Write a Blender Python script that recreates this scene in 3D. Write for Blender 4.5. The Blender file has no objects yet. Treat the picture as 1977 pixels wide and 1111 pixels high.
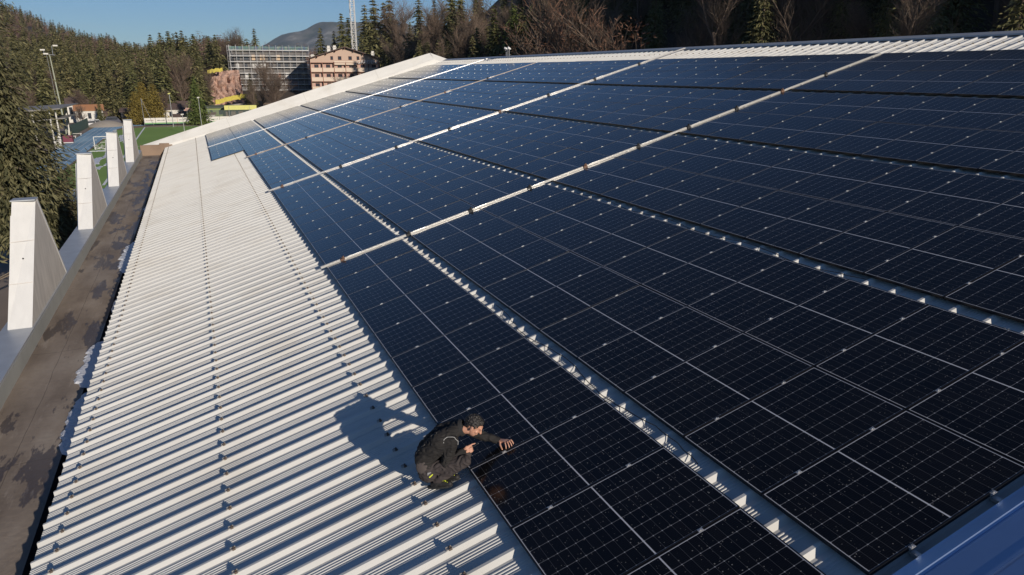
import bpy, math, random
import numpy as np
from mathutils import Vector, Matrix, noise
R = math.radians
S = bpy.context.scene
COL = S.collection
random.seed(7)

# ------------------------------------------------------------------ camera
CAM = (-2.228, -15.163, 4.029)
cd = bpy.data.cameras.new("camera"); cam = bpy.data.objects.new("camera", cd); COL.objects.link(cam)
cd.sensor_width = 36; cd.lens = 1369.2/1977*36; cd.clip_start = 0.1; cd.clip_end = 20000
rt = (0.91697, -0.39896, 0.0); dn = (-0.11610, -0.26684, -0.95672); fw = (0.38169, 0.87728, -0.29101)
cam.matrix_world = Matrix(((rt[0], -dn[0], -fw[0], CAM[0]), (rt[1], -dn[1], -fw[1], CAM[1]), (rt[2], -dn[2], -fw[2], CAM[2]), (0, 0, 0, 1)))
S.camera = cam

# ------------------------------------------------------------------ light
SUN = Vector((0.738, -3.10, 0.981)).normalized()
el = math.asin(SUN.z); rot = math.atan2(SUN.x, SUN.y)
w = bpy.data.worlds.new("World"); S.world = w; w.use_nodes = True
nt = w.node_tree; sky = nt.nodes.new('ShaderNodeTexSky'); sky.sky_type = 'NISHITA'
sky.sun_disc = False; sky.sun_elevation = el; sky.sun_rotation = rot; sky.altitude = 900; sky.air_density = 1.0; sky.dust_density = 0.15; sky.ozone_density = 3.5
bg = nt.nodes['Background']; bg.inputs[1].default_value = 0.052
# thin streaks of high cloud, part of the sky itself
tc = nt.nodes.new('ShaderNodeTexCoord'); mp = nt.nodes.new('ShaderNodeMapping'); mp.inputs['Scale'].default_value = (3, 3, 42)
nz = nt.nodes.new('ShaderNodeTexNoise'); nz.inputs['Scale'].default_value = 1.3; nz.inputs['Detail'].default_value = 5
cr = nt.nodes.new('ShaderNodeValToRGB'); cr.color_ramp.elements[0].position = 0.55; cr.color_ramp.elements[1].position = 0.8
cr.color_ramp.elements[1].color = (0.16, 0.16, 0.16, 1)
mx = nt.nodes.new('ShaderNodeMixRGB'); mx.inputs[2].default_value = (6.5, 6.6, 6.8, 1)
nt.links.new(tc.outputs['Generated'], mp.inputs[0]); nt.links.new(mp.outputs[0], nz.inputs[0]); nt.links.new(nz.outputs[0], cr.inputs[0])
nt.links.new(cr.outputs[0], mx.inputs[0]); tn = nt.nodes.new('ShaderNodeMixRGB'); tn.blend_type = 'MULTIPLY'; tn.inputs[0].default_value = 1; tn.inputs[2].default_value = (0.83, 1.0, 1.24, 1)
nt.links.new(sky.outputs[0], tn.inputs[1]); nt.links.new(tn.outputs[0], mx.inputs[1]); nt.links.new(mx.outputs[0], bg.inputs[0])
sd = bpy.data.lights.new("sun", 'SUN'); so = bpy.data.objects.new("sun", sd); COL.objects.link(so)
sd.energy = 4.2; sd.angle = R(0.5); sd.color = (1.0, 0.90, 0.78)
so.rotation_euler = SUN.to_track_quat('Z', 'Y').to_euler(); so.location = (0, 0, 60)
S.view_settings.view_transform = 'Standard'; S.view_settings.look = 'None'; S.view_settings.gamma = 1; S.view_settings.exposure = 0.13
S.cycles.max_bounces = 6; S.cycles.caustics_reflective = False; S.cycles.caustics_refractive = False

# ------------------------------------------------------------------ helpers
class MB:
    def __init__(s): s.v = []; s.f = []; s.m = []; s.uv = []
    def face(s, pts, mi=0, uv=None):
        n = len(s.v); s.v += [tuple(p) for p in pts]; s.f.append(tuple(range(n, n+len(pts)))); s.m.append(mi)
        s.uv.append(uv)
    def poly(s, vs, fs, mi=0):
        n = len(s.v); s.v += [tuple(p) for p in vs]
        for f in fs: s.f.append(tuple(i+n for i in f)); s.m.append(mi); s.uv.append(None)
    def hexa(s, p, mi=0):   # 8 corners: bottom 0-3, top 4-7
        s.poly(p, [(3, 2, 1, 0), (4, 5, 6, 7), (0, 1, 5, 4), (1, 2, 6, 5), (2, 3, 7, 6), (3, 0, 4, 7)], mi)
    def box(s, x0, y0, z0, x1, y1, z1, mi=0):
        s.hexa([(x0, y0, z0), (x1, y0, z0), (x1, y1, z0), (x0, y1, z0), (x0, y0, z1), (x1, y0, z1), (x1, y1, z1), (x0, y1, z1)], mi)
    def tube(s, a, b, r0, r1=None, n=8, mi=0, cap=True):
        a = Vector(a); b = Vector(b); r1 = r0 if r1 is None else r1
        d = (b-a).normalized(); q = d.orthogonal().normalized(); t = d.cross(q)
        vs = []
        for p, r in ((a, r0), (b, r1)):
            for i in range(n):
                an = 2*math.pi*i/n; vs.append(p+(q*math.cos(an)+t*math.sin(an))*r)
        fs = [(i, (i+1) % n, n+(i+1) % n, n+i) for i in range(n)]
        if cap: fs += [tuple(reversed(range(n))), tuple(range(n, 2*n))]
        s.poly(vs, fs, mi)
    def mesh(s, name, mats):
        me = bpy.data.meshes.new(name); me.from_pydata(s.v, [], s.f)
        for m in (mats if isinstance(mats, (list, tuple)) else [mats]): me.materials.append(m)
        me.polygons.foreach_set('material_index', s.m)
        if any(u for u in s.uv):
            ul = me.uv_layers.new(name='UVMap'); k = 0; buf = []
            for f, u in zip(s.f, s.uv):
                for i in range(len(f)): buf += list(u[i]) if u else [0, 0]
            ul.data.foreach_set('uv', buf)
        me.update(); return me
    def build(s, name, mats, parent=None, smooth=False):
        return link(name, s.mesh(name, mats), parent, smooth)
def link(name, me, parent=None, smooth=False):
    o = bpy.data.objects.new(name, me); COL.objects.link(o)
    if parent: o.parent = parent
    if smooth: me.polygons.foreach_set('use_smooth', [True]*len(me.polygons))
    return o
def tag(o, label=None, cat=None, group=None, kind=None):
    if label: o['label'] = label
    if cat: o['category'] = cat
    if group: o['group'] = group
    if kind: o['kind'] = kind
    return o
def empty(name, loc=(0, 0, 0), rz=0):
    o = bpy.data.objects.new(name, None); COL.objects.link(o); o.location = loc; o.rotation_euler = (0, 0, rz); o.empty_display_size = 0.2
    return o
def copy_tree(o, kids, loc, rz=0, sc=None):
    c = o.copy(); COL.objects.link(c); c.location = loc; c.rotation_euler = (0, 0, rz)
    if sc: c.scale = sc
    for ch in kids:
        d = ch.copy(); COL.objects.link(d); d.parent = c
    return c
def npmesh(name, V, F, mats, mi=None, uv=None):
    V = np.asarray(V, np.float32); F = np.asarray(F, np.int32); k = F.shape[1]
    me = bpy.data.meshes.new(name); me.vertices.add(len(V)); me.vertices.foreach_set('co', V.ravel())
    me.loops.add(F.size); me.loops.foreach_set('vertex_index', F.ravel())
    me.polygons.add(len(F)); me.polygons.foreach_set('loop_start', np.arange(len(F), dtype=np.int32)*k)
    me.polygons.foreach_set('loop_total', np.full(len(F), k, np.int32))
    for m in (mats if isinstance(mats, (list, tuple)) else [mats]): me.materials.append(m)
    if mi is not None: me.polygons.foreach_set('material_index', np.asarray(mi, np.int32))
    me.update(calc_edges=True); return me

# ------------------------------------------------------------------ materials
class NT:
    def __init__(s, name):
        s.m = bpy.data.materials.new(name); s.m.use_nodes = True; s.t = s.m.node_tree; s.b = s.t.nodes['Principled BSDF']
    def n(s, typ, **k):
        x = s.t.nodes.new('ShaderNode'+typ)
        for a, v in k.items():
            if a.startswith('i_'): x.inputs[a[2:].replace('_', ' ')].default_value = v
            elif a.startswith('n_'): x.inputs[int(a[2:])].default_value = v
            else: setattr(x, a, v)
        return x
    def l(s, a, b): s.t.links.new(a, b)
    def math(s, op, a, b=None, c=None, clamp=False):
        x = s.t.nodes.new('ShaderNodeMath'); x.operation = op; x.use_clamp = clamp
        for i, q in enumerate((a, b, c)):
            if q is None: continue
            if isinstance(q, (int, float)): x.inputs[i].default_value = q
            else: s.l(q, x.inputs[i])
        return x.outputs[0]
    def mix(s, f, a, b):
        x = s.t.nodes.new('ShaderNodeMixRGB')
        for i, q in enumerate((f, a, b)):
            if isinstance(q, (int, float)): x.inputs[i].default_value = q
            elif isinstance(q, (tuple, list)): x.inputs[i].default_value = (*q[:3], 1)
            else: s.l(q, x.inputs[i])
        return x.outputs[0]
    def ramp(s, f, stops):
        x = s.t.nodes.new('ShaderNodeValToRGB'); e = x.color_ramp.elements
        while len(e) < len(stops): e.new(0.5)
        for el_, (p, c) in zip(e, stops): el_.position = p; el_.color = (*c, 1) if len(c) == 3 else c
        s.l(f, x.inputs[0]); return x.outputs[0]
    def noise(s, vec, scale, detail=4, rough=0.55):
        x = s.t.nodes.new('ShaderNodeTexNoise'); x.inputs['Scale'].default_value = scale; x.inputs['Detail'].default_value = detail
        x.inputs['Roughness'].default_value = rough
        if vec: s.l(vec, x.inputs['Vector'])
        return x.outputs['Fac']
    def obj(s, scale=(1, 1, 1)):
        t = s.t.nodes.new('ShaderNodeTexCoord'); m = s.t.nodes.new('ShaderNodeMapping'); m.inputs['Scale'].default_value = scale
        s.l(t.outputs['Object'], m.inputs[0]); return m.outputs[0]
    def bump(s, h, st=0.3, dist=0.02):
        x = s.t.nodes.new('ShaderNodeBump'); x.inputs['Strength'].default_value = st; x.inputs['Distance'].default_value = dist
        s.l(h, x.inputs['Height']); s.l(x.outputs[0], s.b.inputs['Normal'])
    def out(s, col=None, rough=None, metal=None, spec=None):
        for k, v in (('Base Color', col), ('Roughness', rough), ('Metallic', metal), ('Specular IOR Level', spec)):
            if v is None: continue
            if isinstance(v, (int, float)): s.b.inputs[k].default_value = v
            elif isinstance(v, (tuple, list)): s.b.inputs[k].default_value = (*v[:3], 1)
            else: s.l(v, s.b.inputs[k])
        return s.m
def flat(name, col, rough=0.6, metal=0.0, var=0.18, scale=3.0, spec=None, sc3=(1, 1, 1)):
    t = NT(name); f = t.noise(t.obj(sc3), scale, 5)
    c = t.mix(f, tuple(x*(1-var) for x in col), tuple(min(1, x*(1+var)) for x in col))
    return t.out(c, rough, metal, spec)

def m_sheet(name, base):
    t = NT(name)
    streak = t.noise(t.obj((0.25, 3.0, 1)), 1.5, 5)
    blot = t.noise(t.obj((1, 1, 1)), 0.8, 4)
    spots = t.noise(t.obj((1, 1, 1)), 38, 2)
    c = t.mix(streak, tuple(x*0.76 for x in base), base)
    c = t.mix(t.math('MULTIPLY', t.ramp(blot, [(0.5, (0, 0, 0)), (0.75, (1, 1, 1))]), 0.38), c, (0.47, 0.43, 0.36))
    c = t.mix(t.math('MULTIPLY', t.ramp(spots, [(0.70, (0, 0, 0)), (0.78, (1, 1, 1))]), 0.25), c, (0.25, 0.2, 0.15))
    return t.out(c, 0.52, 0.0, 0.3)
M = {}
M['sheet'] = m_sheet('painted_sheet', (0.73, 0.72, 0.675))
M['coping'] = m_sheet('coping_sheet', (0.74, 0.73, 0.69))
M['white'] = flat('white_render', (0.70, 0.695, 0.67), 0.7, var=0.12, scale=2.5, sc3=(2.5, 1, .35))
M['zinc'] = flat('zinc_ledge', (0.46, 0.48, 0.50), 0.42, 0.35, var=0.22, scale=2.5)
M['alu'] = flat('aluminium', (0.72, 0.71, 0.69), 0.33, 0.85, var=0.1, scale=8)
M['steel'] = flat('galvanised_steel', (0.5, 0.5, 0.5), 0.45, 0.6, var=0.2, scale=6)
M['black'] = flat('black_frame', (0.012, 0.012, 0.014), 0.38, 0.3, var=0.2)
M['dark'] = flat('dark_rubber', (0.02, 0.02, 0.02), 0.7, var=0.2)
M['rust'] = flat('rusty_screw', (0.16, 0.09, 0.06), 0.7, 0.2, var=0.4, scale=20)
# panel glass: UV in metres, u along slope 0..1.712, v along roof 0..1.096
PL, PW = 1.714, 1.094
def m_glass():
    t = NT('panel_glass'); uv = t.n('TexCoord').outputs['UV']; sp = t.n('SeparateXYZ'); t.l(uv, sp.inputs[0]); X, Y = sp.outputs[0], sp.outputs[1]
    mgx, mgy = 0.018, 0.012
    cx = (PL-2*mgx-0.014)/18; cy = (PW-2*mgy)/6
    # half cells along X; skip the central strip
    xs = t.math('SUBTRACT', X, mgx)
    past = t.math('GREATER_THAN', X, PL/2)
    xs = t.math('SUBTRACT', xs, t.math('MULTIPLY', past, 0.014))
    def lines(c, pitch, wdt):
        ph = t.math('DIVIDE', c, pitch); fr = t.math('FRACT', t.math('ADD', ph, 1000.0))
        d = t.math('MULTIPLY', t.math('MINIMUM', fr, t.math('SUBTRACT', 1.0, fr)), pitch)
        return d, t.math('LESS_THAN', d, wdt)
    dx, lx = lines(xs, cx, 0.0016); ys = t.math('SUBTRACT', Y, mgy); dy, ly = lines(ys, cy, 0.0026)
    node = t.math('LESS_THAN', t.math('ADD', dx, dy), 0.0075)
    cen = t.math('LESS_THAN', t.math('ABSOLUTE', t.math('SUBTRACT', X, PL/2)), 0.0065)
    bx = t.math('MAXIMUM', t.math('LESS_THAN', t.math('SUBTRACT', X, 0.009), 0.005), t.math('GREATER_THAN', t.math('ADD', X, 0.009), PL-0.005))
    by = t.math('MAXIMUM', t.math('GREATER_THAN', t.math('ADD', Y, 0.009), PW-0.005), 0.0)  # sun glint of the frame edge painted in as pale strips on three sides
    # fine bus wires running along the slope within each cell
    _, wires = lines(ys, cy/9, 0.0005)
    # base cell colour with small variation per cell
    cid = t.n('CombineXYZ'); t.l(t.math('FLOOR', t.math('DIVIDE', xs, cx)), cid.inputs[0]); t.l(t.math('FLOOR', t.math('DIVIDE', ys, cy)), cid.inputs[1])
    rnd = t.n('ObjectInfo').outputs['Random']; t.l(t.math('MULTIPLY', rnd, 57.0), cid.inputs[2])
    wn = t.n('TexWhiteNoise', noise_dimensions='3D'); t.l(cid.outputs[0], wn.inputs['Vector'])
    base = t.mix(wn.outputs['Value'], (0.0030, 0.0032, 0.0045), (0.0055, 0.0052, 0.006))
    base = t.mix(t.math('MULTIPLY', wires, 0.25), base, (0.05, 0.055, 0.065))
    base = t.mix(t.math('MULTIPLY', lx, 0.28), base, (0.2, 0.2, 0.21))
    base = t.mix(t.math('MULTIPLY', ly, 0.5), base, (0.30, 0.30, 0.31))
    base = t.mix(t.math('MULTIPLY', node, .65), base, (0.5, 0.5, 0.5))
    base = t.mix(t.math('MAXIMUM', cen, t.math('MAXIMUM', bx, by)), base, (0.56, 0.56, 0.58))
    # dust specks
    geo = t.n('NewGeometry').outputs['Position']
    vor = t.n('TexVoronoi', feature='F1'); vor.inputs['Scale'].default_value = 42; t.l(geo, vor.inputs['Vector'])
    sepc = t.n('SeparateColor'); t.l(vor.outputs['Color'], sepc.inputs[0])
    sp1 = t.math('LESS_THAN', vor.outputs['Distance'], t.math('MULTIPLY', t.math('POWER', sepc.outputs[0], 3.0), 0.26))
    dens = t.ramp(t.noise(geo, 0.35, 3), [(0.35, (0.15, 0.15, 0.15)), (0.62, (1, 1, 1))])
    base = t.mix(t.math('MULTIPLY', t.math('MULTIPLY', sp1, dens), 0.5), base, (0.50, 0.47, 0.42))
    haze = t.noise(geo, 1.1, 5)
    base = t.mix(t.math('MULTIPLY', t.ramp(haze, [(0.45, (0, 0, 0)), (0.8, (1, 1, 1))]), 0.006), base, (0.5, 0.42, 0.36))
    rough = t.math('ADD', 0.09, t.math('MULTIPLY', haze, 0.10))
    t.b.inputs['IOR'].default_value = 1.36
    fb = t.noise(uv, 900, 1); 
    return t.out(base, rough, 0.0, 0.5)
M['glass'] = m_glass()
def m_felt():
    t = NT('bitumen_felt'); o = t.obj((1, 1, 1))
    n1 = t.noise(t.obj((1.0, 0.35, 1)), 1.1, 6, 0.6); n2 = t.noise(o, 9, 6); n3 = t.noise(t.obj((2.2, 0.5, 1)), 0.9, 5, 0.65)
    c = t.ramp(n1, [(0.3, (0.16, 0.12, 0.09)), (0.55, (0.31, 0.25, 0.195)), (0.8, (0.44, 0.38, 0.31))])
    c = t.mix(t.math('MULTIPLY', n2, 0.35), c, (0.17, 0.14, 0.11))
    wx_ = t.n('SeparateXYZ'); t.l(t.n('TexCoord').outputs['Object'], wx_.inputs[0])
    wet = t.ramp(t.math('ADD', n3, t.math('MULTIPLY', t.math('ADD', wx_.outputs[0], 5.75), .075)), [(0.545, (0, 0, 0)), (0.565, (1, 1, 1))])
    c = t.mix(t.math('MULTIPLY', wet, 0.75), c, (0.055, 0.038, 0.030))
    sx = t.n('SeparateXYZ'); t.l(t.n('TexCoord').outputs['Object'], sx.inputs[0]); wob = t.math('MULTIPLY', t.noise(o, .8, 3), .10)
    fx = t.math('FRACT', t.math('DIVIDE', t.math('ADD', t.math('ADD', sx.outputs[0], 50.2), wob), .86)); fy = t.math('FRACT', t.math('DIVIDE', t.math('ADD', t.math('ADD', sx.outputs[1], 60.0), t.math('MULTIPLY', wob, 3.0)), 5.2))
    seam = t.math('MAXIMUM', t.math('LESS_THAN', fx, .016), t.math('LESS_THAN', fy, .004))
    c = t.mix(t.math('MULTIPLY', seam, .55), c, (.06, .045, .035))
    lite = t.noise(t.obj((3.2, .5, 1)), 1.6, 5, .7); c = t.mix(t.math('MULTIPLY', t.ramp(lite, [(.58, (0, 0, 0)), (.68, (1, 1, 1))]), .35), c, (.42, .36, .30))
    t.bump(n2, 0.35, 0.02)
    return t.out(c, t.ramp(wet, [(0, (0.9,)*3), (1, (0.45,)*3)]))
M['felt'] = m_felt()
M['fibre'] = flat('weathered_fibre_cement', (0.58, 0.54, 0.49), 0.85, var=0.35, scale=2.2, sc3=(1, 2.2, 0.5))
M['parapet'] = flat('parapet_render', (0.36, 0.365, 0.34), 0.8, var=0.18, scale=1.5)
M['brownwall'] = flat('brown_wall', (0.24, 0.17, 0.12), 0.85, var=0.3, scale=1.5)
def m_ice():
    t = NT('old_snow'); f = t.noise(t.obj(), 14, 6)
    t.bump(f, 0.8, 0.03); return t.out(t.mix(f, (0.50, 0.52, 0.56), (0.85, 0.86, 0.88)), 0.45)
M['ice'] = m_ice()
def m_ground():
    t = NT('ground_soil'); o = t.obj()
    a = t.noise(o, 0.05, 6); b = t.noise(o, 1.2, 6)
    c = t.ramp(a, [(0.35, (0.20, 0.145, 0.10)), (0.5, (0.27, 0.19, 0.13)), (0.65, (0.17, 0.16, 0.085))])
    return t.out(t.mix(t.math('MULTIPLY', b, 0.5), c, (0.10, 0.065, 0.042)), 0.95)
M['ground'] = m_ground()
def m_turf():
    t = NT('pitch_turf'); o = t.obj(); a = t.noise(o, 0.12, 4); b = t.noise(o, 6, 4)
    c = t.mix(a, (0.17, 0.29, 0.05), (0.24, 0.38, 0.07)); return t.out(t.mix(t.math('MULTIPLY', b, 0.4), c, (0.09, 0.16, 0.03)), 0.95)
M['turf'] = m_turf()
def m_track():
    t = NT('blue_track'); a = t.noise(t.obj((1, 0.25, 1)), 0.25, 5); 
    return t.out(t.ramp(a, [(0.35, (0.17, 0.30, 0.43)), (0.6, (0.28, 0.46, 0.62)), (0.8, (0.38, 0.55, 0.66))]), 0.8)
M['track'] = m_track()
M['paint'] = flat('line_paint', (0.75, 0.77, 0.78), 0.8, var=0.1)
def m_leaf(name, c1, c2, c3, trans=0.25):
    t = NT(name); oi = t.n('ObjectInfo').outputs['Random']; g = t.n('NewGeometry').outputs['Random Per Island']
    c = t.mix(g, c1, c2); c = t.mix(t.math('MULTIPLY', oi, 0.6), c, c3)
    return t.out(c, 0.7, 0.0, 0.25)
M['needle'] = m_leaf('spruce_needles', (0.060, 0.060, 0.024), (0.240, 0.210, 0.095), (0.095, 0.110, 0.038))
M['needle_big'] = m_leaf('fir_needles', (0.040, 0.044, 0.020), (0.185, 0.170, 0.085), (0.10, 0.098, 0.045))
M['needle_green'] = m_leaf('bright_spruce_needles', (0.07, 0.10, 0.028), (0.19, 0.22, 0.06), (0.11, 0.15, 0.04))
M['larch'] = m_leaf('golden_needles', (0.16, 0.12, 0.028), (0.33, 0.25, 0.06), (0.22, 0.17, 0.04))
M['twig'] = m_leaf('bare_twigs', (0.16, 0.105, 0.08), (0.30, 0.20, 0.15), (0.22, 0.14, 0.11))
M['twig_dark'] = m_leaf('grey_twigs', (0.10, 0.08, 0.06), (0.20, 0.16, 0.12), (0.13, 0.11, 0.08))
M['bark'] = flat('bark', (0.13, 0.095, 0.07), 0.95, var=0.4, scale=5)
M['floor_wood'] = flat('leaf_litter', (0.05, 0.036, 0.026), 0.95, var=0.4, scale=0.3)

# ------------------------------------------------------------------ setting: terrain
GZ = -9.5
def sstep(a, b, x):
    t = np.clip((x-a)/(b-a), 0, 1); return t*t*(3-2*t)
def height(x, y):
    x = np.asarray(x, float); y = np.asarray(y, float)
    h = np.full(np.broadcast(x, y).shape, GZ)
    h = h + 17*sstep(238, 430, y) + 16*sstep(430, 800, y)*sstep(150, -60, x) + 31*sstep(-70, -170, x)*sstep(230, 480, y)
    # bank by the scaffolded block
    h = h + 5.0*sstep(0, 10, x)*sstep(232, 262, y)*sstep(60, 40, x)
    # right-hand hillside
    xf = 44+0.02*y+22*sstep(205, 250, y)
    d = np.clip(x-xf, 0, None); hr = 0.86*d
    hr = np.minimum(hr, 95+0.10*d)
    hr = hr*sstep(330, 255, y-0.1*x)
    h = h + hr
    # unseen spur added behind the viewer to shade the right hillside, notched for sunlit crowns
    c = x+0.264*y
    sp = 90*sstep(48, 54, c)*sstep(-50, -110, y)*sstep(-420, -300, y)*(1-.55*np.exp(-((c-57.8)/1.9)**2))
    return np.maximum(h, GZ+sp)
xs = np.concatenate([np.arange(-900, -200, 40), np.arange(-200, 45, 5), np.arange(45, 160, 2.0), np.arange(160, 200, 5), np.arange(200, 900, 40)])
ys = np.concatenate([np.arange(-500, -330, 12), np.arange(-330, -100, 4), np.arange(-100, 480, 6), np.arange(480, 3000, 60)])
gx, gy = np.meshgrid(xs, ys); gz = height(gx, gy)
bumpn = np.array([noise.noise(Vector((a*0.02, b*0.02, 0.3))) for a, b in zip(gx.ravel(), gy.ravel())]).reshape(gx.shape)
gz = gz + bumpn*3.0*np.clip((gz-GZ)/6, 0, 1)
V = np.stack([gx, gy, gz], -1).reshape(-1, 3); nx, ny = len(xs), len(ys)
ii = (np.arange(ny-1)[:, None]*nx+np.arange(nx-1)[None]).ravel()
F = np.stack([ii, ii+1, ii+nx+1, ii+nx], 1)
fc = V[F].mean(1); mi = ((fc[:, 0] > 43+0.02*fc[:, 1]) & (fc[:, 1] < 330) | (fc[:, 1] > 245)).astype(int)
g = link('ground', npmesh('ground', V, F, [M['ground'], M['floor_wood']], mi), None, True); tag(g, kind='structure')
# distant mountain
def mountain():
    mt = NT('mountain_rock'); n1 = mt.noise(mt.obj(), 0.004, 8, 0.65)
    mat = mt.out(mt.ramp(n1, [(0.4, (0.055, 0.065, 0.05)), (0.55, (0.13, 0.125, 0.11)), (0.68, (0.42, 0.41, 0.40))]), 0.95)
    n = 120; m = 26; V = []; F = []
    prof = [(-0.02, 60), (0.07, 120), (0.105, 185), (0.118, 216), (0.127, 226), (0.138, 218), (0.152, 245), (0.165, 278), (0.172, 288), (0.185, 278), (0.22, 292), (0.30, 260), (0.45, 200), (0.62, 120)]
    A = [p[0] for p in prof]; Z = [p[1] for p in prof]
    for j in range(m+1):
        for i in range(n+1):
            a = -0.02+0.64*i/n; top = float(np.interp(a, A, Z)); t = j/m
            D = 3600+ 900*t*1.0
            z = top*(t**0.8)
            z += (noise.fractal(Vector((a*30, t*5, 0)), 1.0, 2.0, 5))*24*t
            V.append((CAM[0]+D*math.sin(a), CAM[1]+D*math.cos(a), z-12*(1-t)))
    for j in range(m):
        for i in range(n):
            q = j*(n+1)+i; F.append((q, q+1, q+n+2, q+n+1))
    # back slope so that it has depth
    b0 = len(V)
    for i in range(n+1):
        a = -0.02+0.64*i/n; V.append((CAM[0]+5600*math.sin(a), CAM[1]+5600*math.cos(a), -12))
    for i in range(n): F.append((m*(n+1)+i, m*(n+1)+i+1, b0+i+1, b0+i))
    tag(link('mountain', npmesh('mountain', V, F, mat), None, True), kind='structure')
mountain()
# pitch, track
def sheet(name, pts, z, mat, kind='structure'):
    b = MB(); b.face([(x, y, z) for x, y in pts]); return tag(b.build(name, mat), kind=kind)
sheet('pitch', [(-20.2, 84), (40, 78), (60, 192), (-14.4, 192), (-20.2, 184)], GZ+0.012, M['turf'])
sheet('running_track', [(-26.1, 60), (-20.6, 60), (-20.6, 185.4), (-18.8, 196), (-13, 199.5), (20, 203), (40, 200), (40, 203), (18, 206.5), (-18, 206), (-25.7, 202.0), (-26.1, 190)], GZ+0.008, M['track'])
sheet('track_bend', [(-20.5, 75), (30, 69), (30, 78.5), (-14, 83), (-20.5, 86)], GZ+0.016, M['track'])
b = MB()
for k in range(4):
    x = -24.9+1.08*k; b.face([(x-.035, 62, GZ+.014), (x+.035, 62, GZ+.014), (x+.035, 201, GZ+.014), (x-.035, 201, GZ+.014)])
def ln(bb, x0, y0, x1, y1, wd, z):
    d = Vector((x1-x0, y1-y0, 0)).normalized(); q = Vector((-d.y, d.x, 0))*wd/2
    bb.face([(x0+q.x, y0+q.y, z), (x0-q.x, y0-q.y, z), (x1-q.x, y1-q.y, z), (x1+q.x, y1+q.y, z)])
for x0, y0, x1, y1 in ((-13.7, 86, -14.3, 191.5), (-14.3, 191.6, 45, 191.0), (-14.0, 138, 30, 137), (-16.5, 84, -14, 70)): ln(b, x0, y0, x1, y1, 0.32, GZ+.022)
tag(b.build('pitch_markings', M['paint']), kind='structure')
sheet('path', [(-33, 120), (-26.2, 118), (-26.2, 186), (-29, 206), (-33, 206)], GZ+0.006, flat('grey_path', (0.21, 0.17, 0.15), 0.9, var=0.25, scale=0.6))
sheet('road', [(-36, 208), (-26, 207), (-6, 209), (45, 213), (45, 219), (-6, 216), (-26, 214), (-36, 216)], GZ+0.010, flat('village_road', (0.16, 0.15, 0.145), 0.9, var=0.2, scale=0.5))
sheet('pavement', [(-17.5, 20), (-7.3, 20), (-7.3, 70), (-16.2, 66), (-17.5, 60)], GZ+0.006, flat('yard_paving', (0.21, 0.165, 0.13), 0.9, var=0.3, scale=0.5))
# snow patches on the pitch
def blob(bb, x, y, z, rx, ry, seed, n=26, th=0.02):
    rr = random.Random(seed); pts = []
    ph = [rr.uniform(0, 6.28) for _ in range(5)]
    for i in range(n):
        a = 2*math.pi*i/n; k = 1+.28*math.sin(3*a+ph[0])+.18*math.sin(5*a+ph[1])+.14*math.sin(8*a+ph[2])+.08*math.sin(11*a+ph[3])
        pts.append((x+rx*k*math.cos(a), y+ry*k*math.sin(a)))
    lo = [(p[0], p[1], z) for p in pts]; hi = [(x+(p[0]-x)*.93, y+(p[1]-y)*.93, z+th) for p in pts]
    bb.poly(lo+hi, [(i, (i+1) % n, n+(i+1) % n, n+i) for i in range(n)]+[tuple(range(n, 2*n))])
b = MB()
for k, (x, y, rx, ry) in enumerate([(-17.4, 116.3, .75, 4.5), (-16.7, 125.5, .55, 5), (-17.5, 164, .5, 4), (-17, 170, .5, 5), (-16.4, 154, .5, 3.5), (-18.6, 131.5, 1.3, .7), (-16.05, 105.2, .35, 2), (-15.4, 109, .35, 1.5), (-17.6, 135.3, .5, 1.2), (-20.3, 183, .35, 2.5), (-20.3, 160.5, .35, 2.5), (-17, 145, .35, 3), (-16.9, 111, .3, 1), (-16.9, 158, .5, 2.5), (-15.9, 150, .3, 2)]):
    blob(b, x, y, GZ+.024, rx, ry, k, th=.06)
tag(b.build('snow_patches', M['ice']), 'scattered patches of old snow lying on the green pitch beside the goal', 'snow', kind='stuff')

# ------------------------------------------------------------------ sports hall (roof frame: u along the eaves, v up the slope, n off the slope)
SL = R(15.986); cs, sn = math.cos(SL), math.sin(SL)
def W(u, v, n=0.0): return (v*cs-n*sn, u, v*sn+n*cs)
UN, UF, VE, VR = -12.34, 44.25, -4.75, 18.30
PAN, CROWN = -0.092, -0.052
hall = empty('sports_hall', (12, 16, GZ)); tag(hall, 'large hall with white ribbed metal roof carrying rows of solar panels', 'hall')
def part(b, name, mat, parent=hall, smooth=False):
    # parts of the hall are modelled in world space: undo the parent's offset
    o = b.build(name, mat, parent, smooth)
    if parent is hall: o.location = (-12, -16, -GZ)
    return o
prof = [(0, 0), (.062, 0), (.068, .0060), (.078, .0060), (.084, 0), (.100, 0), (.106, .0060), (.116, .0060), (.122, 0), (.138, 0), (.144, .0060), (.154, .0060), (.160, 0), (.176, 0), (.182, .0060), (.192, .0060), (.198, 0), (.244, 0), (.286, CROWN-PAN), (.318, CROWN-PAN), (.330, 0)]
RP = 0.3925
U0 = -0.30-RP*31  # crown edges line up with the rib screws
def ribs():
    out = []; k = 0
    while True:
        u = U0+k*RP
        if u > UF: break
        if u+RP > UN: out.append(u)
        k += 1
    return out
RIBS = ribs()
b = MB(); P = []
for u in RIBS:
    for du, h in prof:
        uu = u+du
        if UN <= uu <= UF: P.append((uu, PAN+h))
for (ua, na), (ub, nb) in zip(P[:-1], P[1:]):
    for v0, v1 in ((VE, 4.0), (4.0, 12.0), (12.0, VR-.05)):
        b.face([W(ua, v0, na), W(ub, v0, nb), W(ub, v1, nb), W(ua, v1, na)])
part(b, 'roof_sheet', M['sheet'])
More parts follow.
